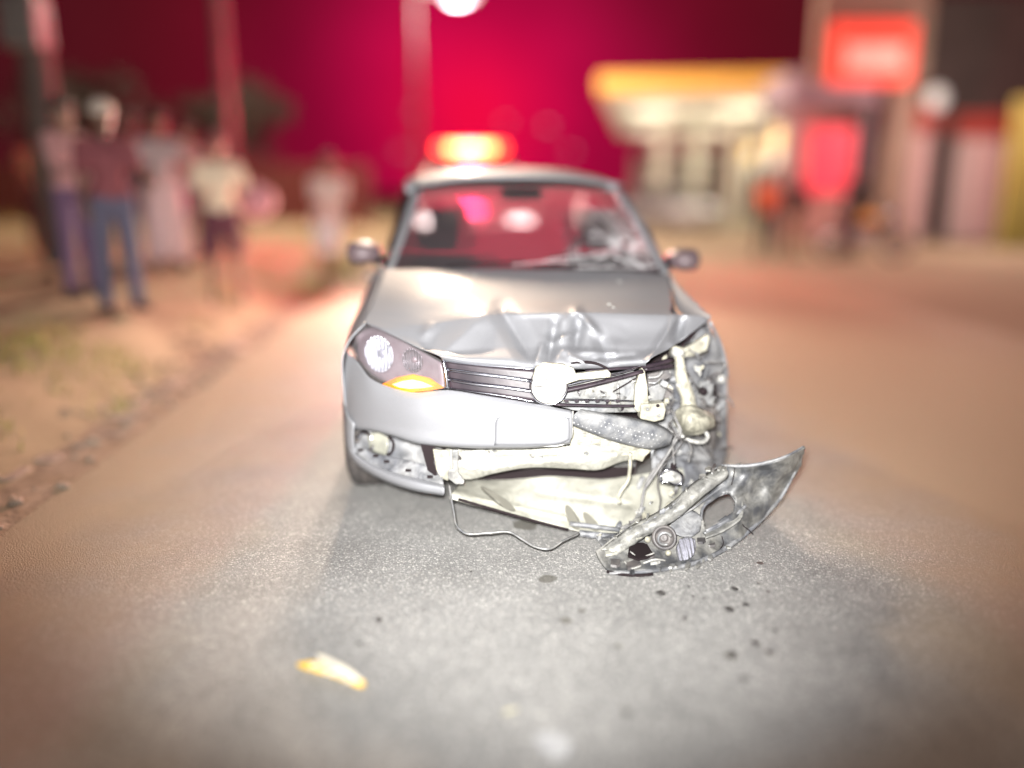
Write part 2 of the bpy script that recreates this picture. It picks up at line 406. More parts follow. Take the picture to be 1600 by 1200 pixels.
# rubble and dry tufts along the gutter
mb = MB()
for i in range(900):
    b_ = random.uniform(2.2, 22); a_ = EDGE - abs(random.gauss(.25, .24)) + .05
    r_ = random.choice((.008, .012, .016, .024)) * random.uniform(.7, 1.4)
    c = (a_, b_, max(0, bankh(a_, b_)) + r_ * .3)
    mb.ball(c, (r_ * random.uniform(.8, 1.4), r_ * random.uniform(.8, 1.4), r_ * .7), 6, 4)
o = mb.out('rubble', STONE, smooth=False); o.rotation_euler.z = RYAW; kind(o, 'stuff')
mb = MB()
def tuft(a_, b_, n, rad, h):
    for i in range(n):
        x = a_ + random.gauss(0, rad); y = b_ + random.gauss(0, rad * 1.6); z = max(0, bankh(x, y)) - .01
        ang = random.uniform(0, 6.28); w = random.uniform(.004, .009); hh = h * random.uniform(.5, 1.2); le = random.uniform(.2, .9) * hh
        d = (math.cos(ang), math.sin(ang)); q = (-d[1] * w, d[0] * w)
        mb.add([(x - q[0], y - q[1], z), (x + q[0], y + q[1], z), (x + d[0] * le * .5 + q[0] * .6, y + d[1] * le * .5 + q[1] * .6, z + hh * .7),
                (x + d[0] * le * .5 - q[0] * .6, y + d[1] * le * .5 - q[1] * .6, z + hh * .7), (x + d[0] * le, y + d[1] * le, z + hh)], [(0, 1, 2, 3), (3, 2, 4)])
tuft(-2.75, 5.3, 420, .20, .07); tuft(-2.05, 13.2, 500, .16, .20); tuft(-2.1, 10.8, 300, .12, .14)
for i in range(28): tuft(EDGE - .1 - abs(random.gauss(.9, .9)), random.uniform(1.5, 20), random.randint(20, 70), .08, random.uniform(.05, .12))
for i in range(40): tuft(-5.5 - random.random() * 6, random.uniform(5, 26), 90, .35, random.uniform(.15, .4))
o = mb.out('grass', GRASSM, smooth=False, recalc=False); o.rotation_euler.z = RYAW; kind(o, 'stuff')
# oil drops on the asphalt
STAIN = M('oil_stain', (.03, .028, .027), (.075, .07, .066), 60, .3, bump=.2, bscale=150)
STAIN2 = M('faded_stain', (.085, .08, .07), (.15, .145, .13), 90, .5, bump=.3, bscale=120)
iR = Matrix.Rotation(-RYAW, 3, 'Z')
def stain(x, y, rx, ry, mat, z=.0012):
    c = PZ(x, y, 0); n = 18; V = []
    ph = random.random() * 9
    for k in range(n):
        a = 2 * math.pi * k / n; rr = 1 + .35 * mnoise.noise(Vector((math.cos(a) * 1.4 + ph, math.sin(a) * 1.4, ph)))
        V.append(iR @ Vector((c[0] + rx * rr * math.cos(a), c[1] + ry * rr * math.sin(a), z)))
    obj('oil_stain', V, [tuple(range(n))], mat, road, smooth=False)
for x, y, r in ((1033, 927, .016), (1070, 966, .009), (979, 1113, .013), (1083, 932, .006), (1148, 920, .014), (1140, 952, .016), (1185, 912, .007),
                (1200, 925, .006), (1145, 1022, .012), (1180, 1005, .014), (1202, 1020, .012), (1162, 1060, .01), (592, 968, .012), (562, 1006, .008),
                (662, 955, .005), (736, 893, .006), (1188, 880, .012), (1076, 917, .006), (1100, 935, .006), (1165, 945, .012), (1210, 985, .008)):
    stain(x, y, r, r * 1.1, STAIN)
for x, y, r in ((884, 970, .02), (909, 955, .012), (966, 1010, .012), (1142, 1025, .02), (856, 905, .03)): stain(x, y, r, r, STAIN2, .0009)
stain(822, 820, .055, .05, STAIN2, .0010)

# ================================================================== THE WRECKED CAR
car = empty('crashed_car', (TX, TY, 0), YAW, 'silver saloon with a smashed front end, buckled bonnet and one lit orange indicator', 'car')
REARGL = glass_mat('rear_glass', (.85, .85, .86), .05, (.4, .4, .4))
WIND = glass_mat('windscreen_glass', (.28, .24, .27), .17, (.62, .56, .59), .02, cracks=(tuple(P(975, 378, 1.42)), .42))

# ---- bonnet, folded and dented
def dent(x, y):
    d = 0
    for a, b, w, amp in (((785, 487), (828, 556), 26, .030), ((900, 486), (868, 512), 16, -.012), ((905, 500), (900, 540), 15, .034), ((868, 505), (858, 560), 14, .034),
                         ((935, 525), (952, 566), 16, .020), ((900, 486), (935, 522), 11, -.022), ((862, 535), (900, 520), 10, -.016), ((745, 505), (700, 545), 30, -.012),
                         ((1055, 497), (1012, 566), 13, -.020), ((1064, 500), (1058, 528), 14, .030), ((880, 548), (960, 552), 9, -.014), ((925, 560), (990, 556), 8, .012),
                         ((672, 512), (664, 522), 14, -.010), ((800, 492), (880, 490), 8, -.006), ((846, 540), (838, 568), 8, -.012), ((890, 556), (912, 566), 7, -.012)):
        q, t = seg(x, y, a, b)
        if q < w * 1.6: d += 2.3 * amp * max(0, 1 - q / w) ** 1.4 * (.55 + .45 * math.sin(math.pi * (.15 + .7 * t)))
    if y > 500 and 840 < x < 980:
        d += .010 * mnoise.noise(Vector((x * .045, y * .06, 3))) * min(1, (y - 500) / 30)
    if y > 478 and y < 500: d += .002 * mnoise.noise(Vector((x * .02, y * .1, 7)))
    return d
hood = surf('hood', [
    [(600, 421, 1.13), (660, 419.5, 1.11), (730, 419.5, 1.09), (820, 421, 1.08), (910, 422, 1.09), (985, 424, 1.11), (1043, 428, 1.12)],
    [(592, 445, .92), (655, 440, .90), (730, 440, .88), (820, 441, .87), (910, 442, .88), (990, 444, .89), (1048, 450, .90)],
    [(580, 478, .70), (650, 468, .66), (730, 468, .63), (820, 468, .62), (910, 469, .62), (990, 471, .63), (1050, 474, .66)],
    [(571, 503, .56), (662, 506, .43), (730, 493, .42), (785, 486.5, .42), (900, 485.5, .42), (980, 488, .43), (1052, 489, .50)],
    [(592, 513, .48), (668, 513, .395), (732, 501, .38), (810, 494, .37), (900, 493, .37), (980, 496, .385), (1106, 499, .52)],
    [(615, 524, .41), (682, 527, .33), (740, 517, .325), (825, 512, .31), (900, 511, .31), (968, 516, .33), (1092, 511, .46)],
    [(652, 542, .295), (705, 547, .24), (752, 543, .225), (828, 541, .205), (892, 540, .21), (960, 545, .22), (1052, 540, .32)],
    [(690, 561, .19), (727, 566, .155), (765, 569, .125), (835, 573.5, .095), (880, 574, .095), (940, 573, .115), (1009, 570.5, .165)],
    [(691, 565, .21), (727, 570, .175), (765, 573, .145), (835, 577.5, .115), (880, 578, .115), (940, 577, .135), (1010, 574, .19)]],
    PAINT, car, 120, 90, .004, dent)
# broken crumbs on the bonnet, sat on its skin
cr = MB()
for x, y, v in ((741, 431, .97), (968, 440, .90), (958, 481, .50), (952, 476, .55)):
    q = P(x, y, v); cr.ball((q[0], q[1], q[2] + .002), (.009, .012, .005), 6, 4)
kind(cr.out('glass_crumbs', WHITEP, car), 'stuff')

# ---- body sides
TOPL = [P(571, 503, .56), P(580, 478, .70), P(592, 445, .92), P(600, 421, 1.13), np.array((-.705, 1.30, .985)), np.array((-.72, 2.2, 1.0)), np.array((-.725, 3.2, 1.02)), np.array((-.70, 3.7, 1.035)), np.array((-.65, 4.12, 1.02))]
TOPR = [P(1110, 495, .56), P(1085, 470, .76), P(1060, 447, .96), P(1049, 430, 1.13), np.array((.705, 1.30, .985)), np.array((.72, 2.2, 1.0)), np.array((.725, 3.2, 1.02)), np.array((.70, 3.7, 1.035)), np.array((.65, 4.12, 1.02))]
WV, WR, RR = (.83, 3.30), .295, .345
def side(name, sgn, TOP, v0, v1, mat=PAINT, nv=None, infl=0, wlo=None):
    vs = np.linspace(v0, v1, nv or max(6, int((v1 - v0) / .03)))
    tv = [q[1] for q in TOP]; V = []; nr = 15
    for v in vs:
        wt = np.interp(v, tv, [q[2] for q in TOP]); ut = abs(np.interp(v, tv, [q[0] for q in TOP]))
        hw = np.interp(v, [.5, .8, 1.2, 3.2, 3.8, 4.12], [.815, .83, .828, .828, .80, .74]) + infl
        wb = wlo or .19
        for c in WV:
            if abs(v - c) < RR: wb = max(wb, WR + math.sqrt(RR * RR - (v - c) ** 2))
        wb = min(wb, wt - .02)
        for k in range(nr):
            w = wb + (wt - wb) * k / (nr - 1)
            if w < .62: u = hw * (1 - .045 * ((.62 - w) / .42) ** 2)
            else:
                q = (w - .62) / max(.05, wt - .62); u = hw + (ut - hw) * q ** 2.2
            V.append((sgn * u, v, w))
    o = obj(name, V, gridfaces(nr, len(vs)), mat, car)
    m = o.modifiers.new('thickness', 'SOLIDIFY'); m.thickness = .006; m.offset = -1 if sgn > 0 else 1
    return o
side('fender', -1, TOPL, .515, 1.16); side('door', -1, TOPL, 1.166, 2.25); side('door', -1, TOPL, 2.256, 3.10); side('quarter_panel', -1, TOPL, 3.106, 4.12)
fr = side('fender', 1, TOPR, .70, 1.16); fr['label'] = 'crumpled front fender with a torn front edge'
side('door', 1, TOPR, 1.166, 2.25); side('door', 1, TOPR, 2.256, 3.10); side('quarter_panel', 1, TOPR, 3.106, 4.12)
for o in [q for q in car.children if q.name.startswith('door')]:
    sg = -1 if o.data.vertices[0].co.x < 0 else 1
    vy = max(q.co.y for q in o.data.vertices) - .14
    MB().tube([(sg * .832, vy - .10, .84), (sg * .862, vy - .07, .845), (sg * .862, vy + .03, .845), (sg * .832, vy + .06, .84)], .012, 8).out('handle', PAINT, o, smooth=True)
# the bent-up tip of the torn fender beside the bonnet
ft = surf('fender_tip', [[(1049, 430, 1.12), (1060, 447, .97), (1084, 470, .77), (1111, 494, .56)],
                    [(1048, 440, 1.05), (1055, 462, .88), (1074, 483, .70), (1108, 499, .55)],
                    [(1049, 450, .98), (1051, 472, .78), (1060, 491, .60), (1102, 504, .52)]], PAINT, car, 26, 12, .003)
ft['label'] = 'bent-up tip of the torn front fender'
ptube('torn_edge', [(1050, 452, .93), (1051, 466, .80), (1055, 478, .69), (1062, 490, .59), (1074, 496, .55)], [.004, .007, .004, .006, .003], RIMLT, car, 20)
ptube('torn_edge', [(1110, 503, .52), (1124, 532, .58), (1134, 565, .62), (1137, 590, .66)], .006, PAINT, car, 16)

# ---- glasshouse
ws = surf('windshield', [
    [(660, 297, 1.84), (735, 290, 1.77), (805, 288, 1.75), (885, 290, 1.77), (957, 297, 1.84)],
    [(639, 355, 1.52), (725, 352, 1.44), (812, 351, 1.41), (905, 354, 1.44), (996, 358, 1.52)],
    [(616, 418, 1.20), (715, 419, 1.11), (820, 421, 1.08), (930, 423, 1.11), (1033, 425, 1.20)]], WIND, car, 40, 24, 0)
def wsv(x, y):                                # depth of the windscreen under a pixel
    t = (y - 290) / 131.; c = 1.75 + (1.08 - 1.75) * t
    half = 148 + 60 * t; mid = 808 + 16 * t
    return c + .105 * min(1.2, abs(x - mid) / half) ** 2
ck = MB(); hub = (978, 380)
def crack(x0, y0, x1, y1, w, n=5, jit=5):
    pts = []
    for k in range(n + 1):
        t = k / n; x = x0 + (x1 - x0) * t + random.uniform(-jit, jit) * (0 < k < n); y = y0 + (y1 - y0) * t + random.uniform(-jit, jit) * .7 * (0 < k < n)
        x = min(1024 - (418 - y) * .45, x); y = min(y, 418)
        pts.append(P(x, y, wsv(x, y) - .004))
    ck.tube(pts, [w * random.uniform(.5, 1) for _ in pts], 4)
for k in range(30):
    a = 2 * math.pi * k / 30 + random.uniform(-.1, .1); r_ = random.uniform(30, 120)
    x1 = hub[0] + math.cos(a) * r_; y1 = max(305, hub[1] + math.sin(a) * r_ * .75)
    crack(hub[0] + math.cos(a) * 8, hub[1] + math.sin(a) * 5, x1, y1, .0016)
for r_ in (14, 24, 38, 56, 78):
    for k in range(11):
        if random.random() < .25: continue
        a0 = 2 * math.pi * k / 11; a1 = a0 + .6
        crack(hub[0] + math.cos(a0) * r_, hub[1] + math.sin(a0) * r_ * .72, hub[0] + math.cos(a1) * r_, hub[1] + math.sin(a1) * r_ * .72, .0010, 3, 3)
for a in ((878, 360, 902, 416), (880, 366, 893, 417), (893, 372, 908, 417), (846, 408, 905, 400), (800, 414, 890, 408), (872, 365, 930, 342), (960, 402, 1010, 416), (905, 412, 950, 398)): crack(*a, .0014, 4, 2)
CRK = M('crazed_glass', (.75, .73, .75), (.85, .83, .84), 30, .4)
ck.out('crack', CRK, ws)
for px in ([(601, 425, 1.17), (622, 360, 1.52), (645, 295, 1.86)], ), ([(1048, 430, 1.16), (1016, 362, 1.52), (972, 295, 1.86)], ):
    out_ = px[0]; lft = out_[0][0] < 800
    inn = [(616, 418, 1.19), (639, 355, 1.51), (660, 297, 1.835)] if lft else [(1033, 425, 1.19), (996, 358, 1.51), (957, 297, 1.835)]
    mid = [((a[0] * .55 + b[0] * .45), (a[1] * .55 + b[1] * .45), a[2] * .55 + b[2] * .45 - .02) for a, b in zip(out_, inn)]
    surf('pillar', [out_, mid, inn] if lft else [inn, mid, out_], PAINT, car, 16, 8, .02)
ro = [[P(645, 292, 1.87), P(728, 281, 1.79), P(807, 278.5, 1.765), P(888, 281, 1.79), P(972, 292, 1.87)]]
for v, w in ((2.0, 1.425), (2.3, 1.452), (2.7, 1.455), (3.05, 1.42), (3.3, 1.365)):
    ro.append([np.array(q) for q in ((-.585, v, w - .055), (-.35, v, w - .008), (0, v, w), (.35, v, w - .008), (.585, v, w - .055))])
surf('roof', ro, PAINT, car, 24, 30, .02, raw=True)
surf('roof_lining', [[q + np.array((0, .01, -.03)) for q in r_] for r_ in ro], SEATM, car, 10, 10, 0, raw=True)
for sg in (-1, 1):
    T = TOPL if sg < 0 else TOPR
    def sw(v0, v1, v2, v3): return [[np.array(q) for q in ((sg * .595, v2, 1.325), (sg * .60, (v2 + v3) / 2, 1.36), (sg * .595, v3, 1.345))], [np.array(q) for q in ((sg * .70, v0, .99), (sg * .715, (v0 + v1) / 2, 1.0), (sg * .715, v1, 1.01))]]
    surf('window', sw(1.28, 2.22, 1.86, 2.22), SIDEGL, car, 8, 5, 0, raw=True)
    surf('window', sw(2.28, 3.1, 2.28, 3.0), SIDEGL, car, 8, 5, 0, raw=True)
    MB().tube([(sg * .722, 2.25, .98), (sg * .60, 2.25, 1.37)], .03, 8).out('pillar', DARK, car, smooth=True)
    MB().tube([(sg * .58, 1.87, 1.345), (sg * .598, 2.3, 1.385), (sg * .598, 2.8, 1.385), (sg * .59, 3.1, 1.35)], .026, 8).out('roof_rail', PAINT, car, smooth=True)
    surf('pillar', [[np.array(q) for q in ((sg * .59, 3.02, 1.35), (sg * .585, 3.15, 1.355), (sg * .57, 3.32, 1.34))], [np.array(q) for q in ((sg * .72, 3.1, 1.01), (sg * .715, 3.4, 1.02), (sg * .69, 3.78, 1.03))]], PAINT, car, 8, 5, .01, raw=True)
A_ = np.array
surf('rear_window', [[A_((-.57, 3.32, 1.345)), A_((0, 3.30, 1.37)), A_((.57, 3.32, 1.345))], [A_((-.66, 3.80, 1.03)), A_((0, 3.84, 1.035)), A_((.66, 3.80, 1.03))]], REARGL, car, 10, 5, 0, raw=True)
surf('trunk_lid', [[A_((-.69, 3.79, 1.025)), A_((0, 3.84, 1.035)), A_((.69, 3.79, 1.025))], [A_((-.66, 4.08, 1.03)), A_((0, 4.14, 1.045)), A_((.66, 4.08, 1.03))], [A_((-.70, 4.13, .98)), A_((0, 4.2, 1.0)), A_((.70, 4.13, .98))], [A_((-.73, 4.13, .62)), A_((0, 4.2, .6)), A_((.73, 4.13, .62))]], PAINT, car, 14, 14, .01, raw=True)
surf('rear_bumper', [[A_((-.80, 3.9, .62)), A_((-.7, 4.15, .62)), A_((0, 4.24, .62)), A_((.7, 4.15, .62)), A_((.80, 3.9, .62))], [A_((-.81, 3.9, .45)), A_((-.71, 4.17, .45)), A_((0, 4.27, .45)), A_((.71, 4.17, .45)), A_((.81, 3.9, .45))], [A_((-.78, 3.9, .22)), A_((-.68, 4.1, .22)), A_((0, 4.2, .22)), A_((.68, 4.1, .22)), A_((.78, 3.9, .22))]], PAINT, car, 20, 8, .01, raw=True)
TAIL = M('tail_lens', (.35, .01, .01), rough=.2)
for sg in (-1, 1): MB().box((sg * .66, 4.15, .86), (.26, .06, .2)).out('tail_light', TAIL, car, bevel=.02)
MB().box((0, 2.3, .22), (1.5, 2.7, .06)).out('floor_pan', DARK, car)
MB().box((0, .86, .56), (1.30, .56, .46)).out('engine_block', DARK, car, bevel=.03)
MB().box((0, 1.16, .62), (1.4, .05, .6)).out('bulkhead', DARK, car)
# inside
db = surf('dashboard', [[A_((-.66, 1.2, .93)), A_((0, 1.12, .94)), A_((.66, 1.2, .93))], [A_((-.66, 1.42, .955)), A_((0, 1.42, .965)), A_((.66, 1.42, .955))], [A_((-.66, 1.62, .93)), A_((0, 1.62, .94)), A_((.66, 1.62, .93))], [A_((-.66, 1.66, .6)), A_((0, 1.66, .6)), A_((.66, 1.66, .6))]], SEATM, car, 12, 14, .01, raw=True)
a = [A_((.36 + .18 * math.cos(t), 1.78 - .06 * math.sin(t), .95 + .16 * math.sin(t))) for t in np.linspace(0, 2 * math.pi, 25)]
MB().tube(a, .014, 8, cap=False).out('steering_wheel', DARK, car, smooth=True)
for sg in (-1, 1):
    st = MB().box((sg * .36, 2.35, .45), (.48, .5, .16)).box((sg * .36, 2.62, .78), (.46, .14, .58), Matrix.Rotation(-.2, 3, 'X')).out('seat', SEATM, car, bevel=.05)
    MB().box((sg * .36, 2.70, 1.16), (.26, .09, .16)).out('headrest', SEATM, st, bevel=.04)
MB().box((0, 3.2, .72), (1.2, .16, .52), Matrix.Rotation(-.25, 3, 'X')).out('seat', SEATM, car, bevel=.05)
q = P(812, 303, 1.80)
MB().box(q, (.22, .03, .06)).out('mirror', DARK, car, bevel=.012)
surf('cowl', [[(602, 423, 1.17), (715, 421, 1.13), (820, 422.5, 1.11), (930, 424, 1.13), (1046, 428, 1.17)], [(606, 428, 1.13), (715, 425, 1.08), (820, 427, 1.06), (930, 428, 1.08), (1043, 432, 1.13)]], DARK, car, 20, 4, .01)
for x0, x1, y0, y1 in ((700, 820, 416, 409), (835, 955, 418, 411)):
    w_ = ptube('wiper', [(x0, y0, wsv(x0, y0) - .02), ((x0 + x1) / 2, (y0 + y1) / 2 - 1, wsv((x0 + x1) / 2, y0) - .025), (x1, y1, wsv(x1, y1) - .015)], .005, DARK, car, 12)
# door mirrors
MIRH = M('mirror_housing', (.085, .06, .068), (.12, .09, .095), 14, .4)
for (x, y, v, sg) in ((567, 396, 1.36, -1), (1071, 407, 1.36, 1)):
    c = P(x, y, v); rows = []
    for k in range(9):
        t = k / 8; rows.append((c[1] - .055 + .15 * t, .2 + .8 * math.sin(min(1, t * 1.7) * math.pi / 2) ** .7))
    mbm = MB(); n = 20; V = []
    for (yy, sc) in rows:
        for k in range(n):
            a = 2 * math.pi * k / n; ca, sa = math.cos(a), math.sin(a)
            V.append((c[0] + sg * -.0 + .085 * sc * math.copysign(abs(ca) ** .7, ca), yy, c[2] + (.056 + .012 * ca * sg) * sc * math.copysign(abs(sa) ** .7, sa)))
    F = gridfaces(n, 9) + [(j * n + n - 1, (j + 1) * n + n - 1, (j + 1) * n, j * n) for j in range(8)] + [tuple(range(n)), tuple(8 * n + k for k in range(n - 1, -1, -1))]
    mbm.add(V, F); m_ = mbm.out('door_mirror', MIRH, car, smooth=True)
    MB().tube([(c[0] - sg * .06, c[1] + .03, c[2] - .03), (sg * .705, c[1] + .06, .985)], [.03, .022], 8).out('mirror_arm', DARK, m_, smooth=True)
    MB().lathe((c[0], rows[-1][0] + .001, c[2]), [(0, 0), (.06, 0)], n=16).out('mirror_glass', CHROME, m_)

# ---- wheels
def wheel(u, v, sgn):
    prof = [(.0, .02), (.05, .025), (.06, .01), (.13, -.01), (.165, .03), (.178, .055), (.185, .06), (.185, -.09), (.1, -.1), (0, -.1)]
    rim = MB().lathe((0, 0, 0), [(r_, h * sgn) for r_, h in prof], 'x', 32).out('wheel', STEEL, car, smooth=True)
    rim.location = (u, v, WR)
    ty = [(.182, -.085), (.215, -.092), (.262, -.092), (.284, -.08), (.292, -.062), (.294, -.05), (.2865, -.047), (.2865, -.041), (.295, -.038), (.295, -.006), (.287, -.003), (.287, .003), (.295, .006), (.295, .038), (.2865, .041), (.2865, .047), (.294, .05), (.292, .062), (.284, .08), (.262, .092), (.215, .092), (.182, .085)]
    MB().lathe((0, 0, 0), ty, 'x', 48).out('tyre', RUBBER, rim, smooth=True)
    for k in range(4): a = k * math.pi / 2; MB().ball((sgn * .025, .05 * math.cos(a), .05 * math.sin(a)), .01, 6, 4).out('wheel_bolt', DARK, rim)
for sg in (-1, 1): wheel(sg * .735, WV[0], sg); wheel(sg * .735, WV[1], sg)

# ---- front bumper skin, intact half
bc = surf('bumper_cover', [
    [(541, 549, .545), (558, 566, .455), (577, 590, .365), (607, 604, .285), (650, 613, .20), (693, 609, .155), (760, 618, .10), (835, 630, .065), (893, 641, .055)],
    [(537, 575, .545), (555, 592, .445), (577, 607, .35), (607, 617, .27), (650, 624, .18), (695, 622, .128), (760, 629, .075), (835, 638, .040), (894, 645, .035)],
    [(535.5, 610, .545), (553, 620, .44), (577, 629, .345), (607, 636, .262), (650, 641, .172), (697, 643, .118), (762, 648, .065), (835, 652, .032), (894, 655, .026)],
    [(535.5, 640, .545), (554, 650, .44), (578, 656, .348), (607, 662, .268), (650, 670, .180), (697, 674, .126), (764, 676, .073), (835, 677, .038), (894, 676, .032)],
    [(537, 662, .545), (556, 668, .44), (578, 670, .355), (607, 677, .275), (652, 691, .188), (698, 696, .134), (766, 698, .080), (835, 697, .045), (891, 691, .040)],
    [(538, 667, .58), (557, 672, .48), (579, 673, .395), (608, 680, .315), (653, 694, .230), (699, 699, .176), (766, 701, .122), (835, 700, .087), (891, 694, .082)]],
    PAINT, car, 80, 36, .004)
bl = surf('bumper_lip', [
    [(537, 655, .56), (541, 680, .50), (549, 700, .465), (570, 719, .40), (600, 733, .32), (650, 747, .22), (694, 757, .165)],
    [(538, 668, .56), (542, 693, .49), (551, 708, .445), (572, 726, .375), (602, 741, .29), (650, 755, .19), (694, 764, .135)],
    [(540, 684, .56), (543, 703, .50), (552, 717, .45), (575, 735, .375), (604, 749, .29), (650, 763, .19), (694, 771, .138)],
    [(542, 694, .58), (545, 710, .54), (555, 724, .49), (579, 741, .42), (606, 754, .34), (650, 768, .23), (693, 775, .18)]], PAINT, car, 50, 22, .004)
surf('bumper_side', [[(536.5, 628, .56), (545, 652, .46), (553, 662, .43)], [(537, 655, .56), (544, 677, .465), (552, 688, .44)], [(539, 685, .56), (546, 706, .47), (556, 716, .445)]], PAINT, car, 10, 10, .004)
# pale inner ledge of the fog light pocket with its clip slots
sl = surf('inner_ledge', [[(556, 690, .48), (575, 704, .43), (605, 712, .355), (650, 722, .26), (690, 735, .21)],
                     [(552, 703, .462), (572, 720, .395), (602, 734, .315), (650, 748, .218), (693, 757, .165)]], GREYP, car, 30, 6, .004)
surf('pocket_wall', [[(553, 668, .56), (580, 672, .52), (620, 680, .46), (665, 694, .40), (706, 700, .36)], [(556, 692, .54), (580, 708, .50), (620, 718, .44), (665, 730, .38), (706, 742, .34)]], GREYP, car, 20, 8, .004)
cs = MB()
for x, y in ((563, 703), (604, 721), (638, 735), (672, 745), (587, 712)):
    v = float(np.interp(x, [552, 572, 602, 650, 693], [.45, .40, .32, .225, .18])) - .012
    q = P(x, y, v); cs.box(q, (.022, .006, .010))
kind(cs.out('clip_slots', DARK, sl), 'stuff')
plate('gap_shade_plate', [(657, 694), (680, 697), (678, 722), (683, 740), (692, 752), (690, 768), (681, 745), (668, 735)], .20, DARK, car, .01, 0)  # dark plate painting the shade inside the open gap
# number plate recess, its plate gone
surf('plate_recess', [[(776, 654, .050), (784, 651.5, .046), (835, 651, .026), (884, 652, .022), (890, 655, .024)],
                      [(774, 672, .058), (784, 672, .052), (835, 672, .033), (884, 672, .026), (891, 672, .028)],
                      [(773, 696, .066), (784, 696, .058), (835, 695.5, .038), (880, 692, .033), (890, 687, .034)]], PAINT, car, 24, 10, .004)
ptube('plate_seam', [(773, 696, .062), (774, 672, .055), (776, 657, .047), (780, 652.5, .044), (790, 651, .040), (835, 650.5, .022), (880, 651, .018), (890, 654, .020)], .0016, GREYP, car, 40, 6)
ptube('bumper_edge', [(895, 642, .055), (893.5, 660, .05), (892, 684, .055), (885, 691, .06), (835, 697, .062)], .004, WHITEP, car, 16)

# ---- left headlamp
hl = surf('headlight', [[(559, 525, .56), (574, 511, .58), (612, 525, .47), (650, 545, .36), (689, 567, .26)], [(555, 545, .56), (580, 551, .47), (625, 566, .39), (665, 581, .31), (693, 591, .24)], [(560, 562, .52), (581, 585, .44), (618, 601, .36), (655, 608, .29), (694, 605, .225)]],
          M('lamp_bezel', (.15, .11, .125), (.20, .16, .175), 20, .4, .1), car, 20, 10, .004)
def bowl(x, y, v, r, dep, parent, rot):
    c = P(x, y, v); R = Matrix.Rotation(rot, 3, 'Z')
    b_ = MB().lathe(c, [(r * 1.08, -.004), (r, -.006), (r * .98, 0), (r * .85, dep * .45), (r * .55, dep * .8), (r * .2, dep), (0, dep)], 'y', 32, R).out('reflector', CHROME, parent, smooth=True)
    MB().lathe(c, [(r * .30, dep * .55), (r * .26, dep * .3), (0, dep * .25)], 'y', 20, R).out('bulb_shield', MATS['lamp_bezel'] if r < .05 else REFL2, b_, smooth=True)
    return b_
CHROME.node_tree.nodes['Principled BSDF'].inputs['Roughness'].default_value = .2
REFL = M('lamp_reflector', (.60, .60, .67), (.36, .36, .42), 45, .4, .1, bump=.5, bscale=60)
def flutes(m, sc):
    n, l = m.node_tree.nodes, m.node_tree.links; t = n.new('ShaderNodeTexCoord'); w = n.new('ShaderNodeTexWave'); w.inputs['Scale'].default_value = sc; w.inputs['Distortion'].default_value = 1.5
    l.new(t.outputs['Object'], w.inputs['Vector']); b_ = n.new('ShaderNodeBump'); b_.inputs['Strength'].default_value = .8; b_.inputs['Distance'].default_value = .012
    l.new(w.outputs[0], b_.inputs['Height']); l.new(b_.outputs[0], n['Principled BSDF'].inputs['Normal'])
flutes(REFL, 22)
REFL2 = M('lamp_shield', (.30, .30, .35), (.22, .22, .26), 45, .35, .3)
DIMR = M('dim_reflector', (.17, .145, .165), (.24, .21, .23), 60, .3, .3); flutes(DIMR, 30)
b1 = bowl(593, 553,   .380, .068, .026, hl, -.62); b1.data.materials[0] = REFL
b2 = bowl(645, 563, .298, .044, .022, hl, -.5); b2.data.materials[0] = DIMR
surf('lamp_lens', [[(556, 524, .49), (572, 508, .53), (612, 522, .41), (650, 542, .29), (690, 563, .185)], [(551, 545, .49), (579, 551, .37), (625, 566, .275), (665, 581, .205), (695, 591, .158)], [(557, 563, .45), (580, 588, .355), (618, 604, .265), (655, 612, .195), (696, 607, .155)]], CLEAR, hl, 24, 12, 0)
def hv(x): return float(np.interp(x, [541, 560, 606, 650, 695], [.53, .43, .285, .205, .155]))
am = MB().prism([P(x, y, hv(x) + .012) for x, y in ((596, 601), (620, 590), (645, 585), (672, 591), (694, 606), (668, 611), (640, 613), (615, 608))], (0, .006, 0)).out('amber_lens', AMBER, hl)
MB().prism([P(x, y, hv(x) - .012) for x, y in ((614, 601), (628, 596), (644, 593.5), (660, 597), (676, 604), (660, 606.5), (640, 607.5), (624, 605.5))], (0, .006, 0)).out('turn_signal', ORANGE, hl)

# ---- grille
GRB = M('grille_black', (.014, .010, .014), (.028, .02, .025), 20, .42, bump=.05, spec=.3)
surf('grille_panel', [[(690, 562, .22), (735, 568, .185), (790, 573, .155), (842, 577, .135)], [(698, 609, .20), (740, 615, .165), (790, 622, .135), (843, 631, .115)]], GRB, car, 14, 8, .006)
def bar(name, pts, r, mat, n=14, flat=.55): return ptube(name, pts, r, mat, car, n, 10, flat)
bar('grille_bar', [(693, 564, .185), (735, 569.5, .155), (790, 573.5, .125), (838, 577, .105)], .0045, CHROME)
bar('grille_bar', [(699, 577, .175), (740, 583, .14), (790, 589, .115), (832, 595, .095)], .0115, CHROME)
bar('grille_bar', [(700, 592, .17), (740, 599, .135), (790, 605, .11), (838, 612, .09)], .0125, CHROME)
bar('grille_bar', [(699, 606, .165), (740, 612, .13), (790, 619, .105), (842, 629, .085)], .005, CHROME)
ptube('grille_frame', [(692, 563, .18), (697, 585, .165), (699, 607, .16)], .008, CHROME, car, 10)
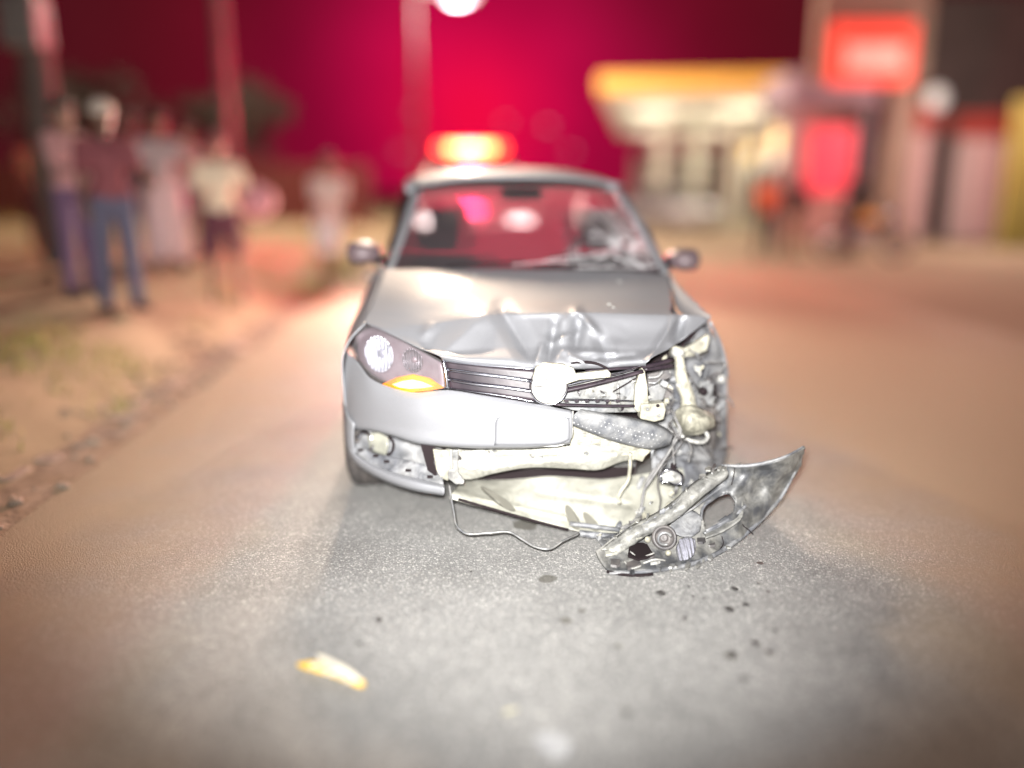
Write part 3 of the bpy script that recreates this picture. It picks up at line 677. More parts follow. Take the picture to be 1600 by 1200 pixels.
# right half: bars broken loose
br = bar('grille_bar', [(872, 612, .085), (915, 603, .09), (960, 592, .10), (1004, 580, .11)], [.016, .015, .014], GRB); br['label'] = 'grille bar broken loose and tilted up'
bar('grille_bar', [(868, 606, .078), (915, 595, .085), (960, 585, .095), (1002, 573, .105)], .006, CHROME)
bar('grille_bar', [(866, 632, .08), (905, 633, .085), (950, 634, .095), (991, 634, .105)], [.010, .010, .009], GRB)
bar('grille_bar', [(868, 624, .078), (905, 624, .083), (950, 625, .093), (990, 626, .10)], .005, CHROME)
bar('grille_bar', [(915, 580, .12), (960, 576, .13), (1005, 573, .17), (1050, 562, .24)], [.010, .012, .016], GRB)
bar('grille_bar', [(1006, 577, .20), (1030, 574, .235), (1049, 571, .27)], [.014, .018, .018], GRB)
plate('radiator_support', [(866, 596), (900, 594), (990, 578), (998, 600), (996, 644), (930, 645), (895, 641), (866, 633)], .17, SHEET, car, .01)
ptube('brace', [(958, 612, .15), (985, 596, .15), (998, 588, .15)], .003, DARK, car, 8)
ptube('brace', [(965, 600, .155), (967, 625, .155), (969, 642, .155)], .006, SHEET, car, 8)
ft_ = MB()
for k in range(8):
    q = P(884 + k * 13, 609 - k * 3, .088); ft_.box(q, (.012, .012, .007))
for k in range(6):
    q = P(885 + k * 16, 626, .083); ft_.box(q, (.014, .012, .008))
kind(ft_.out('broken_tabs', GRB, car), 'stuff')

# ---- badge mount, the badge gone
bd = MB().lathe(P(858, 605, .066), [(0, 0), (.060, 0), (.066, .004), (.066, .022), (0, .022)], 'y', 40).out('badge', WHITEP, car, smooth=False, bevel=.003)
MB().lathe(P(858, 605, .062), [(.064, .004), (.067, 0), (.071, .002), (.072, .022), (.064, .022)], 'y', 40).out('badge_ring', CHROME, bd, smooth=True)
plate('badge_bracket', [(837, 574), (850, 567), (880, 569), (896, 575), (900, 584), (950, 578), (955, 584), (954, 590), (905, 594), (880, 602), (838, 603), (832, 592)], .060, CREAM, car, .02, .003)
MB().tube([P(834, 604, .058), P(872, 604.5, .056)], .0012, 6).out('seam', DARK, bd)
for x, y in ((841, 584), (842, 593), (846, 575)):
    MB().tube([P(x, y, .058), P(x + 46, y - 1 + random.uniform(-3, 3), .056)], .0022, 6).out('rib', WHITEP, bd)
ptube('hood_latch', [(880, 571, .10), (905, 566, .09), (935, 569, .10), (950, 576, .09)], [.003, .006, .004], DARK, car, 14)

# ---- foam bar of the bumper, hanging free
fm = surf('foam_bar', [[(908, 640, .16), (950, 646, .15), (1000, 655, .16), (1040, 668, .18), (1054, 678, .20)],
                  [(905, 641, .07), (950, 650, .06), (1000, 661, .075), (1036, 674, .10), (1050, 684, .13)],
                  [(897, 648, .055), (945, 662, .05), (995, 676, .07), (1035, 685, .10), (1048, 690, .13)],
                  [(893, 661, .065), (940, 680, .06), (985, 694, .08), (1020, 700, .11), (1046, 694, .15)],
                  [(895, 663, .15), (940, 682, .15), (985, 696, .16), (1020, 702, .18), (1046, 696, .21)]], FOAM, car, 60, 30, 0,
          dv=lambda x, y: .006 * mnoise.noise(Vector((x * .05, y * .09, 2))))
st = MB()
FR = [spline(r_, 24) for r_ in ([(905, 641, .07), (950, 650, .06), (1000, 661, .075), (1036, 674, .10), (1050, 684, .13)], [(897, 648, .055), (945, 662, .05), (995, 676, .07), (1035, 685, .10), (1048, 690, .13)], [(893, 661, .065), (940, 680, .06), (985, 694, .08), (1020, 700, .11), (1046, 694, .15)])]
for rr, (ra_, rb_, t_) in enumerate(((0, 1, .85), (1, 2, .25), (1, 2, .55), (1, 2, .85))):
    for k in range(1, 21):
        c = FR[ra_][k] * (1 - t_) + FR[rb_][k] * t_
        if rr % 2: c = c * .5 + .5 * (FR[ra_][k - 1] * (1 - t_) + FR[rb_][k - 1] * t_)
        st.ball(P(c[0], c[1], c[2] - .001), .0042 * random.uniform(.7, 1.2), 6, 4)
kind(st.out('foam_dimples', M('foam_dimple', (.22, .22, .22), rough=.8), fm, smooth=True), 'stuff')

# ---- radiator, cross member and undertray below the bumper
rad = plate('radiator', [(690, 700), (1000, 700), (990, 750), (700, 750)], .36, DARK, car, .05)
fi = MB()
for k in range(16):
    x0 = 715 + 3 * k
for k in range(11): fi.box((P(815, 0, .345)[0] * 0 + (P(870, 700, .33)[0]), .335, P(870, 698 + k * 3.3, .33)[2]), (.66, .010, .0035))
kind(fi.out('radiator_fins', SHEET, rad), 'stuff')
cm = surf('cross_member', [[(697, 701, .24), (730, 705, .22), (770, 703, .19), (830, 702, .165), (890, 696, .16), (940, 690, .17), (985, 692, .19), (1012, 702, .21)],
                      [(699, 718, .225), (730, 722, .205), (770, 721, .17), (830, 714, .145), (890, 708, .14), (940, 703, .15), (985, 703, .17), (1008, 708, .20)],
                      [(701, 735, .225), (730, 739, .205), (770, 732, .165), (830, 724, .14), (890, 722, .135), (940, 722, .15), (975, 712, .175), (1005, 712, .205)],
                      [(706, 748, .24), (733, 750, .225), (770, 741, .185), (830, 731, .16), (890, 733, .155), (940, 734, .17), (972, 722, .195), (1003, 718, .225)]], UNDER, car, 60, 18, .006,
          dv=lambda x, y: .006 * mnoise.noise(Vector((x * .03, y * .07, 5))) + (.012 if 706 < y < 712 and x < 960 else 0))
cf = MB()
for k in range(9):
    y0 = 672 + k * 3.6
    cf.tube([P(897 + k * 1.5, y0, .155), P(925, y0 + 2.5, .155), P(955 + k * 2.5, y0 + 5 , .165)], .0022, 5)
kind(cf.out('condenser_fins', WHITEP, car), 'stuff')
plate('condenser', [(893, 664), (930, 676), (985, 694), (1018, 704), (1010, 712), (960, 712), (890, 706)], .17, CREAM, car, .012, .003)
plate('clip', [(924, 686), (938, 686), (939, 696), (924, 696)], .145, CREAM, car, .012, .003)
plate('bracket', [(706, 704), (716, 703), (716, 738), (726, 752), (724, 757), (712, 757), (700, 748), (700, 735), (707, 733)], .15, SHEET, car, .012, .003)
plate('bracket', [(722, 705), (758, 704), (768, 718), (764, 728), (735, 736), (722, 730)], .17, WHITEP, car, .012, .003)
plate('bracket', [(676, 702), (702, 704), (704, 736), (700, 752), (690, 748), (682, 735)], .19, CREAM, car, .012, .003)
plate('bracket', [(980, 708), (1004, 700), (1012, 706), (1004, 722), (992, 718), (984, 722)], .165, CREAM, car, .012, .003)
def udv(x, y):
    return .004 * mnoise.noise(Vector((x * .025, y * .05, 8))) + .010 * max(0, 1 - seg(x, y, (840, 770), (985, 790))[0] / 8) - .008 * max(0, 1 - seg(x, y, (740, 776), (900, 812))[0] / 5)
UT = M('undertray_plastic', (.23, .225, .19), (.34, .335, .29), 4, .5, bump=.08, bscale=25, grime=9, gmin=.66)
ut = surf('undertray', [[(722, 752, .36), (760, 748, .38), (800, 745, .38), (850, 742, .37), (900, 746, .36), (950, 748, .36), (992, 742, .36), (1040, 735, .40), (1090, 728, .48), (1136, 716, .62)],
                   [(712, 763, .25), (760, 764, .28), (800, 765, .29), (850, 768, .28), (900, 772, .27), (950, 776, .26), (992, 776, .26), (1040, 772, .30), (1085, 764, .38), (1125, 750, .48)],
                   [(704, 774, .17), (760, 788, .17), (800, 796, .17), (850, 806, .165), (900, 814, .16), (950, 816, .155), (992, 812, .16), (1030, 806, .20), (1070, 795, .26), (1110, 775, .36)],
                   [(702, 779, .165), (758, 794, .15), (800, 804, .14), (850, 815, .13), (893, 827, .115), (930, 834, .11), (965, 834, .11), (1010, 826, .14), (1050, 812, .20), (1095, 788, .31)]], UT, car, 150, 60, .004, dv=udv)
UTG = np.array([P(q.co.x, 0, 0) if False else (q.co.x, q.co.y, q.co.z) for q in ut.data.vertices])
def pix(q):
    w_ = c2w(q); z = w_[2] - CAMH; d = w_[1] * math.cos(PITCH) - z * math.sin(PITCH); u_ = w_[1] * math.sin(PITCH) + z * math.cos(PITCH)
    return (800 + FPX * w_[0] / d, 600 - FPX * u_ / d)
UTP = np.array([pix(q) for q in UTG])
def utv(x, y): return float(UTG[np.argmin(((UTP - (x, y)) ** 2).sum(1)), 1])
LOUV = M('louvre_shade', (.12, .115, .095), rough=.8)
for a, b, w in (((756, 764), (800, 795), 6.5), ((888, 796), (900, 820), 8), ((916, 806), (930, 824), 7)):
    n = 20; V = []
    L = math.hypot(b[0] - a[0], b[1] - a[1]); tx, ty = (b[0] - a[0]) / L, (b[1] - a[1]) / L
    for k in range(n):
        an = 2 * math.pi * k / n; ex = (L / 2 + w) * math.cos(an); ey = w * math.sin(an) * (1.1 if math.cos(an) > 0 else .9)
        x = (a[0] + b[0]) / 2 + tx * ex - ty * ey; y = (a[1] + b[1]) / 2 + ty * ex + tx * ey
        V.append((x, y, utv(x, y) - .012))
    # flat dark patch painting a louvre's shade, just proud of the tray
    obj('louvre_shade_patch', [P(*q) for q in V], [tuple(range(n))], LOUV, ut, smooth=False)
tb = [(905, 826, .10), (930, 830, .09), (960, 834, .085)]
ptube('trim_strip', [(890, 818, .11), (930, 823, .10), (968, 828, .095)], .010, GREYP, car, 10)
ptube('trim_strip', [(905, 833, .095), (930, 836, .085), (962, 839, .08)], .014, GREYP, car, 10)
ptube('tray_shadow_line', [(716, 780, .155), (760, 793, .14), (820, 810, .125), (888, 828, .11)], .006, DARK, car, 18)  # dark tube painting the shadow line below the undertray edge
ptube('brake_hose', [(985, 708, .15), (984, 735, .15), (981, 752, .15), (970, 768, .15), (966, 780, .16), (969, 786, .16)], .008, CREAM, car, 26)
ptube('lower_hose', [(702, 758, .15), (709, 800, .06), (716, 825, -.02), (727, 833, -.05), (760, 833, -.05), (798, 832, -.05), (815, 842, -.08), (838, 855, -.12), (856, 858, -.13), (880, 845, -.08), (905, 834, -.01)], .0042, SHEET, car, 60, 6)
ptube('strut', [(1005, 745, .33), (985, 790, .26), (972, 812, .18), (965, 826, .12)], .012, GREYP, car, 16)

# ---- laid-open right corner
surf('wheel_arch_liner', [[(1046, 560, .52), (1075, 540, .58), (1100, 512, .64), (1120, 528, .68), (1131, 552, .70), (1136.5, 580, .70)],
                     [(1030, 600, .50), (1065, 590, .55), (1095, 585, .60), (1120, 590, .66), (1131, 600, .69), (1136.5, 615, .69)],
                     [(1020, 660, .46), (1060, 660, .50), (1095, 660, .55), (1120, 660, .61), (1131, 662, .65), (1136.5, 665, .67)],
                     [(1020, 735, .40), (1060, 732, .44), (1095, 726, .49), (1120, 721, .56), (1131, 719, .60), (1137, 716, .63)]], GREYP, car, 40, 30, .004,
     dv=lambda x, y: .018 * mnoise.noise(Vector((x * .03, y * .025, 9))))
plate('support_post', [(1003, 574), (1008, 580), (1012, 604), (1014, 630), (1013, 640), (996, 645), (991, 638), (993, 602)], .13, CREAM, car, .03, .004)
mo = plate('lamp_motor', [(1002, 632), (1038, 629), (1041, 640), (1038, 656), (1022, 660), (1000, 655)], .12, CREAM, car, .05, .006)
for x, y in ((1028, 634), (1012, 640), (1030, 650)): MB().lathe(P(x, y, .118), [(0, -.003), (.006, -.002), (.007, .002)], 'y', 10).out('screw', DARK if x == 1028 else SHEET, mo)
plate('lamp_bracket', [(1012, 585), (1045, 578), (1050, 590), (1030, 596), (1020, 612), (1012, 612)], .24, PLAST, car, .02)
plate('lamp_bracket', [(1013, 606), (1030, 600), (1040, 612), (1036, 625), (1018, 626)], .20, SHEET, car, .015)
plate('lamp_bracket', [(1052, 540), (1070, 545), (1108, 522), (1110, 530), (1105, 548), (1085, 556), (1060, 560), (1048, 556)], .44, CREAM, car, .03, .006)
wb = ptube('washer_bottle', [(1060, 553, .33), (1062, 566, .32), (1064, 585, .31), (1068, 603, .31), (1074, 618, .305), (1076, 634, .30), (1078, 648, .28), (1086, 662, .26), (1096, 668, .27)],
           [.021, .020, .024, .030, .028, .030, .045, .055, .034], CREAM, car, 40, 18)
MB().lathe(P(1059, 551, .33), [(0, -.012), (.026, -.012), (.027, .008), (.022, .012)], 'z', 20).out('bottle_cap', WHITEP, wb, smooth=True)
rs = surf('washer_tank', [[(1056, 640, .30), (1075, 632, .26), (1100, 640, .27), (1116, 648, .31)], [(1052, 655, .29), (1078, 652, .20), (1102, 655, .215), (1118, 658, .28)], [(1056, 668, .29), (1078, 672, .20), (1102, 670, .22), (1117, 666, .29)], [(1062, 676, .31), (1080, 682, .27), (1100, 676, .28), (1114, 670, .32)]], CREAM, car, 24, 18, .01)
ptube('tank_loop', [(1060, 668, .25), (1066, 682, .22), (1085, 690, .22), (1100, 690, .23), (1106, 682, .25), (1100, 672, .26)], .009, WHITEP, car, 24)
hr = plate('horn_bracket', [(1093, 598), (1112, 594), (1116, 604), (1112, 620), (1118, 634), (1108, 634), (1100, 622), (1092, 620)], .40, SHEET, car, .02)
MB().lathe(P(1099, 612, .385), [(0, -.01), (.016, -.01), (.018, 0), (.018, .03), (0, .03)], 'y', 18).out('horn', DARK, hr, smooth=True)
sp = MB()
for k in range(7): sp.tube([P(1114 + random.random(), 603 + k * 3.4, .385), P(1121, 602 + k * 3.4, .385)], .0028, 6)
kind(sp.out('spring_coils', DARK, car), 'stuff')
bt = MB().lathe(P(1127, 592, .60), [(0, -.012), (.014, -.012), (.018, -.004), (.020, .012)], 'y', 16).out('bolt', WHITEP, car, smooth=True)
for a in (((1046, 559, .40), (1075, 558, .38), (1095, 555, .38), (1107, 549, .40)), ((1076, 545, .40), (1090, 556, .39), (1096, 562, .40))): ptube('cable', list(a), .0035, WIRE, car, 14, 6)
for a, r_ in ((((1104, 574, .48), (1100, 592, .46), (1092, 598, .45), (1082, 610, .44)), .0035), (((1013, 590, .19), (1028, 588, .19), (1036, 580, .2)), .005), (((1013, 598, .19), (1024, 598, .18), (1032, 592, .19)), .004)): ptube('cable', list(a), r_, SHEET, car, 14, 6)
DUSTW = M('dusty_wire', (.08, .078, .08), (.15, .145, .14), 40, .6)
wires = [[(1050, 640, .28), (1058, 660, .22), (1064, 675, .20), (1056, 688, .19), (1046, 706, .19), (1030, 726, .2), (1014, 746, .2), (1006, 768, .19), (1001, 795, .17), (990, 815, .14), (970, 826, .11)],
         [(1046, 672, .20), (1056, 682, .17), (1066, 690, .17), (1060, 700, .17), (1050, 712, .17), (1040, 720, .18)],
         [(1060, 676, .18), (1052, 690, .16), (1052, 708, .17), (1054, 730, .17)],
         [(1045, 660, .22), (1055, 676, .17), (1064, 686, .16), (1074, 682, .19)],
         [(1058, 682, .17), (1075, 690, .18), (1080, 700, .2), (1076, 722, .22)],
         [(1042, 722, .18), (1032, 735, .17), (1028, 760, .16), (1032, 780, .16), (1030, 800, .16)],
         [(1049, 700, .18), (1038, 718, .17), (1022, 742, .17), (1008, 762, .17)],
         [(1046, 640, .25), (1052, 624, .27), (1046, 612, .28), (1038, 606, .26)],
         [(1050, 655, .24), (1044, 668, .2), (1052, 676, .18)]]
for k, a in enumerate(wires): ptube('wire', a, (.0065 if k in (0, 6) else .0038), DUSTW if k % 2 == 0 else WIRE, car, 34, 6)
# more broken clutter around the lamp mount
for k in range(16):
    x = random.uniform(1014, 1050); y = random.uniform(598, 640); v = random.uniform(.22, .34)
    w_, h_ = random.uniform(5, 14), random.uniform(3, 9); ang = random.uniform(-.8, .8)
    pp = [(x + math.cos(ang) * a * w_ - math.sin(ang) * b * h_, y + math.sin(ang) * a * w_ + math.cos(ang) * b * h_) for a, b in ((-.5, -.5), (.4, -.6), (.5, .3), (.1, .5), (-.5, .5))]
    plate('broken_bracket', pp, v, random.choice((CREAM, PLAST, SHEET, GREYP)), car, .012, 0)
def shard(x, y, v, w_, h_, mat, tb_=None):
    c = P(x, y, v); R = Matrix.Rotation(random.uniform(-1.0, 1.0), 3, 'Z') @ Matrix.Rotation(random.uniform(-.9, .9), 3, 'X') @ Matrix.Rotation(random.uniform(-3, 3), 3, 'Y')
    n_ = random.randint(5, 8); ol = []
    for k in range(n_):
        a = 2 * math.pi * (k + random.uniform(-.3, .3)) / n_; rr = random.uniform(.55, 1.15)
        ol.append(Vector(c) + R @ Vector((w_ * rr * math.cos(a), .004 * math.sin(a * 2), h_ * rr * math.sin(a))))
    MB().prism(ol, R @ Vector((0, .003, 0))).out('broken_piece', mat, car)
for k in range(46):
    x = random.uniform(1012, 1130); y = random.uniform(545, 718)
    if y < 560 + (1108 - x) * -.0 and x < 1060: continue
    vb = float(np.interp(x, [1012, 1060, 1095, 1120, 1136], [.36, .42, .50, .58, .64])) - .05
    shard(x, y, vb - random.uniform(.01, .12), random.uniform(.008, .034), random.uniform(.006, .018), random.choice((CREAM, SHEET, GREYP, PLAST, WHITEP, PLAST)))
for k in range(30):
    x = random.uniform(985, 1110); t_ = (x - 985) / 125; y = random.uniform(800 - 66 * t_, 842 - 60 * t_)
    shard(x, y, float(np.interp(x, [985, 1050, 1110], [.13, .20, .33])) - random.uniform(.0, .05), random.uniform(.008, .028), random.uniform(.005, .014), random.choice((CREAM, SHEET, GREYP, WHITEP, PLAST)))
for k in range(22):
    x = random.uniform(870, 1000); y = random.uniform(588, 640)
    shard(x, y, .15 - random.uniform(0, .03), random.uniform(.006, .02), random.uniform(.003, .010), random.choice((SHEET, GRB, WHITEP, PLAST, CREAM)))
for k in range(14):
    x = random.uniform(712, 975); y = random.uniform(703, 730)
    shard(x, y, float(np.interp(x, [712, 830, 975], [.20, .145, .15])) - .012, random.uniform(.006, .022), random.uniform(.004, .010), random.choice((SHEET, CREAM, WHITEP, PLAST)))
for k in range(18):
    x = random.uniform(1015, 1120); y = random.uniform(560, 715); v = float(np.interp(x, [1012, 1060, 1095, 1120], [.30, .34, .42, .5]))
    pts = [(x, y, v)]
    for q in range(3): pts.append((pts[-1][0] + random.uniform(-22, 22), pts[-1][1] + random.uniform(-4, 26), v + random.uniform(-.05, .03)))
    ptube('wire' if k % 3 else 'torn_strip', pts, random.uniform(.0018, .0042), random.choice((WIRE, DUSTW, SHEET, WIRE)), car, 16, 6)
# torn plastic webs that still tie the corner piece to the car
surf('torn_web', [[(1062, 716, .40), (1095, 722, .46), (1134, 714, .60)], [(1070, 742, .34), (1100, 744, .40), (1128, 738, .50)], [(1066, 770, .27), (1092, 764, .33), (1112, 752, .42)], [(1078, 790, .24), (1094, 782, .30), (1106, 768, .36)]], GREYP, car, 24, 20, .003, dv=lambda x, y: .03 * mnoise.noise(Vector((x * .06, y * .06, 2))))
ptube('torn_strip', [(1112, 735, .46), (1120, 745, .42), (1118, 760, .36), (1108, 772, .33)], [.006, .003, .005], RIMLT, car, 14)
# fog lamp, left, in its pocket
fl = surf('fog_light', [[(573, 678, .44), (590, 676, .42), (607, 684, .40)], [(576, 692, .43), (590, 694, .41), (605, 700, .385)], [(578, 704, .44), (590, 709, .42), (602, 712, .40)]], M('fog_glass', (.24, .24, .20), (.15, .15, .13), 30, .25), car, 14, 10, .01)
ptube('fog_ring', [(558, 684, .47), (566, 676, .46), (576, 678, .44), (582, 700, .43), (574, 706, .44), (560, 700, .47)], .007, CHROME, fl, 24)
ptube('fog_ring', [(607, 682, .39), (614, 690, .38), (612, 706, .38), (604, 712, .39)], .006, DARK, fl, 16)

# ---- the torn-off corner of the bumper, trailing on the asphalt
base = PZ(1060, 888, 0)
tb = empty('torn_bumper', base, 0, 'torn corner of the bumper, curved up like a horn and dragging on the asphalt', 'bumper piece')
def TW(x, y, w): return PZ(x, y, w) - base
def TV(pt, w): return np.array(PZ(pt[0], pt[1], w)) - base
inn = [(1256, 697, .37), (1230, 712, .345), (1200, 722, .32), (1160, 728, .30), (1128, 727, .29), (1090, 750, .25), (1040, 792, .17), (985, 822, .10), (930, 863, .035)]
mid1 = [(1254, 705, .34), (1228, 735, .27), (1190, 755, .22), (1155, 766, .20), (1118, 776, .18), (1085, 793, .145), (1045, 822, .09), (990, 846, .055), (935, 874, .022)]
mid2 = [(1251, 715, .31), (1220, 760, .19), (1180, 795, .13), (1145, 815, .10), (1110, 830, .075), (1080, 846, .05), (1045, 862, .03), (995, 876, .018), (942, 885, .012)]
outr = [(1250, 724, .28), (1216, 782, .13), (1180, 820, .06), (1148, 847, .025), (1118, 866, .012), (1085, 880, .008), (1050, 888, .006), (1000, 894, .006), (952, 896, .006)]
def hole(x, y, w): return False
def thole(x, y, w):
    inside = False; poly = [(1096, 806), (1100, 792), (1126, 773), (1138, 771), (1148, 780), (1147, 800), (1102, 828)]
    n = len(poly); j = n - 1
    for i in range(n):
        xi, yi = poly[i]; xj, yj = poly[j]
        if (yi > y) != (yj > y) and x < (xj - xi) * (y - yi) / (yj - yi) + xi: inside = not inside
        j = i
    return inside
TORN = M('torn_bumper_plastic', (.055, .057, .062), (.20, .195, .18), 7, .45, bump=.12, bscale=50, lo=.4, hi=.6, grime=16)
g = surf('bumper_skin', [inn, mid1, mid2, outr], TORN, tb, 130, 50, .009, conv=TW, skip=thole, dv=lambda x, y: .012 * mnoise.noise(Vector((x * .03, y * .03, 1))))
g['label'] = 'inside of the torn bumper skin with an oblong hole'
def ttube(name, px, r, mat, n=24, sides=8, par=None):
    q = spline(px, n)
    rr = list(np.interp(np.linspace(0, 1, n), np.linspace(0, 1, len(r)), r)) if isinstance(r, (list, tuple)) else r
    return MB().tube([TW(*a) for a in q], rr, sides).out(name, mat, par or tb, smooth=True)
def tplate(name, px, w, mat, th=.008, bevel=.002, par=None):
    return MB().prism([TW(x, y, w) for x, y in px], (0, .004, th)).out(name, mat, par or tb, bevel=bevel)
ttube('rim', [(a[0], a[1], a[2] + .004) for a in outr], [.003, .006, .009, .010, .010, .009, .008, .006, .004], GREYP, 50)
ttube('rim', [(a[0], a[1], a[2] + .004) for a in inn[:5]], [.003, .006, .007, .007, .005], GREYP, 30)
ttube('hole_rim', [(1095, 812, .125), (1098, 795, .15), (1126, 773, .185), (1139, 770, .19), (1149, 781, .17), (1148, 800, .135), (1103, 830, .09)], .006, GREYP, 40)
ttube('rib', [(1050, 812, .14), (1080, 796, .165), (1115, 770, .20), (1140, 752, .23)], .004, GREYP, 24)
ttube('rib', [(1100, 834, .075), (1125, 822, .095), (1148, 806, .125), (1165, 790, .155)], .007, GREYP, 20)
ttube('crack', [(1146, 800, .128), (1156, 812, .11), (1162, 822, .085), (1170, 828, .07), (1176, 834, .05)], .0022, DARK, 16, 6)
ttube('crack', [(1128, 838, .06), (1130, 850, .035), (1122, 862, .022)], .0018, DARK, 10, 6)
ttube('crack', [(1148, 732, .285), (1146, 745, .26), (1143, 758, .23)], .0018, DARK, 10, 6)
LEDGE = M('pale_ledge_plastic', (.17, .17, .165), (.27, .265, .24), 9, .5, bump=.1, bscale=40, grime=20)
surf('inner_ledge', [[(1132, 727, .295), (1090, 751, .255), (1040, 793, .175), (985, 824, .105), (938, 860, .04)], [(1137, 738, .29), (1096, 765, .245), (1050, 805, .165), (998, 834, .10), (955, 862, .045)], [(1136, 746, .262), (1100, 774, .215), (1054, 813, .135), (1004, 842, .07), (962, 868, .032)]], LEDGE, tb, 40, 8, .004, conv=TW, dv=lambda x, y: .008 * mnoise.noise(Vector((x * .08, y * .08, 6))))
surf('inner_ledge', [[(1100, 832, .075), (1128, 820, .10), (1150, 803, .13), (1152, 780, .165)], [(1102, 840, .08), (1134, 827, .10), (1160, 806, .13), (1160, 782, .168)]], LEDGE, tb, 20, 5, .006, conv=TW)
for k in range(26):
    q = random.random(); e_ = spline(inn, 60)[int(q * 40) + 14] if k % 2 else spline(outr, 60)[int(q * 25) + 30]
    x, y, w = e_[0] + random.uniform(-8, 8), e_[1] + random.uniform(-2, 8), e_[2] + random.uniform(.0, .02)
    w_, h_ = random.uniform(6, 16), random.uniform(3, 8); ang = random.uniform(-1.2, .6); n_ = random.randint(5, 7)
    pp = []
    for m_ in range(n_):
        a = 2 * math.pi * m_ / n_; rr = random.uniform(.5, 1.15); ex, ey = w_ * .5 * rr * math.cos(a), h_ * .5 * rr * math.sin(a)
        pp.append((x + ex * math.cos(ang) - ey * math.sin(ang), y + ex * math.sin(ang) + ey * math.cos(ang)))
    tplate('broken_piece', pp, max(.006, w), random.choice((LEDGE, PLAST, TORN, LEDGE, SHEET)), .006, 0)
PAINTD = M('silver_edge_paint', (.52, .53, .55), (.56, .57, .58), 200, .35, .6)  # plain silver grey, left unassigned
# painted outside of the skin, facing the road
lb = MB().lathe(TV((1038, 840), .085), [(.045, .02), (.047, -.002), (.040, -.012), (.034, -.006), (.032, .02), (.015, .024), (.014, .004), (.010, .003), (0, .006)], 'y', 28, Matrix.Rotation(-.5, 3, 'X')).out('lamp_socket', PLAST, tb, smooth=True)
a = [Vector(TV((1038, 840), .088)) + Vector((.024 * math.cos(t), -.010, .024 * math.sin(t))) for t in np.linspace(.4, 5.2, 20)]
MB().tube(a, .005, 8).out('socket_spring', SHEET, lb, smooth=True)
for x, y, w in ((1012, 843, .075), (1044, 864, .05)): MB().ball(TV((x, y), w), (.012, .010, .012), 12, 8).out('plastic_plug', CREAM, tb, smooth=True)
tplate('mount_hole', [(984, 852), (1000, 848), (1012, 853), (1021, 868), (1012, 873), (996, 876), (981, 870)], .052, DARK, .004, 0)
rows = [[(1062, 842, .08), (1075, 838, .09), (1086, 842, .085)], [(1056, 858, .05), (1072, 852, .075), (1087, 856, .065)], [(1060, 876, .03), (1074, 874, .045), (1084, 868, .045)]]
surf('lamp_shard', rows, CLEAR, tb, 10, 10, .003, conv=TW)
surf('lamp_reflector', [[(a, b, c - .012) for a, b, c in r_] for r_ in rows], REFL, tb, 10, 10, .002, conv=TW)
surf('lamp_cover', [[(1050, 812, .13), (1080, 796, .15), (1096, 806, .14)], [(1048, 828, .11), (1078, 818, .12), (1096, 816, .125)], [(1064, 838, .09), (1082, 838, .085), (1094, 830, .095)]], GREYP, tb, 10, 10, .004, conv=TW)
for k, (x, y, w, m) in enumerate(((1000, 838, .08, UNDER), (975, 852, .055, UNDER), (955, 866, .04, UNDER), (1010, 826, .10, SHEET), (1030, 818, .12, CREAM), (1024, 880, .025, WHITEP), (990, 884, .022, PLAST), (962, 882, .022, PLAST), (1018, 870, .04, PLAST), (1108, 852, .035, PLAST), (1096, 846, .055, PLAST))):
    w_, h_ = random.uniform(10, 24), random.uniform(4, 9); ang = random.uniform(-.5, .2)
    tplate('broken_bracket', [(x + math.cos(ang) * a * w_ - math.sin(ang) * b * h_, y + math.sin(ang) * a * w_ + math.cos(ang) * b * h_) for a, b in ((-.5, -.5), (.4, -.6), (.5, .3), (.1, .6), (-.5, .5))], w, m, .008, 0)
for q in ([(985, 862, .06), (1000, 872, .05), (1012, 868, .055), (1022, 864, .06)], [(975, 876, .03), (985, 888, .025), (1002, 884, .03)], [(1005, 880, .03), (1025, 874, .045), (1040, 876, .035)]): ttube('wire', q, .003, WHITEP, 12, 6)
ttube('lower_blade', [(948, 893, .010), (975, 898, .006), (1000, 899, .006), (1020, 897, .006)], .006, DARK, 14)
# the loose lamp that hangs on its wires between car and torn corner
hg = surf('dangling_lamp', [[(1034, 738, .16), (1046, 734, .15), (1062, 738, .16)], [(1034, 750, .15), (1048, 750, .12), (1067, 750, .15)], [(1036, 755, .16), (1050, 758, .15), (1062, 756, .16)]], WHITEP, car, 14, 10, .008)
ptube('lamp_ring', [(1033, 740, .14), (1040, 735, .135), (1055, 735, .135), (1066, 744, .135), (1064, 755, .135), (1052, 757, .135), (1043, 752, .135), (1034, 753, .14), (1033, 742, .14)], .006, CHROME, hg, 40)
MB().lathe(P(1052, 732, .16), [(.008, -.02), (.012, -.015), (.012, .02)], 'z', 12).out('lamp_plug', DARK, hg, smooth=True)
bb = MB().ball(P(1030, 803, .155), (.014, .014, .013), 14, 9).out('loose_bulb', M('bulb_glass', (.55, .55, .56), rough=.12, metal=.6), car, smooth=True)
for k, (x, y, v, m) in enumerate(((1012, 808, .17, CREAM), (1000, 800, .18, WHITEP), (1020, 820, .15, WHITEP), (1044, 815, .2, SHEET), (1098, 760, .36, WHITEP), (1080, 770, .33, CREAM))):
    w_, h_ = random.uniform(10, 20), random.uniform(6, 12); ang = random.uniform(-.5, .5)
    plate('broken_bracket', [(x + math.cos(ang) * a * w_ - math.sin(ang) * b * h_, y + math.sin(ang) * a * w_ + math.cos(ang) * b * h_) for a, b in ((-.5, -.5), (.4, -.6), (.5, .3), (.1, .6), (-.5, .5))], v, m, car, .01, 0)
def tv(x, y, w): return (x, y, float(w2c(PZ(x, y, w))[1]))
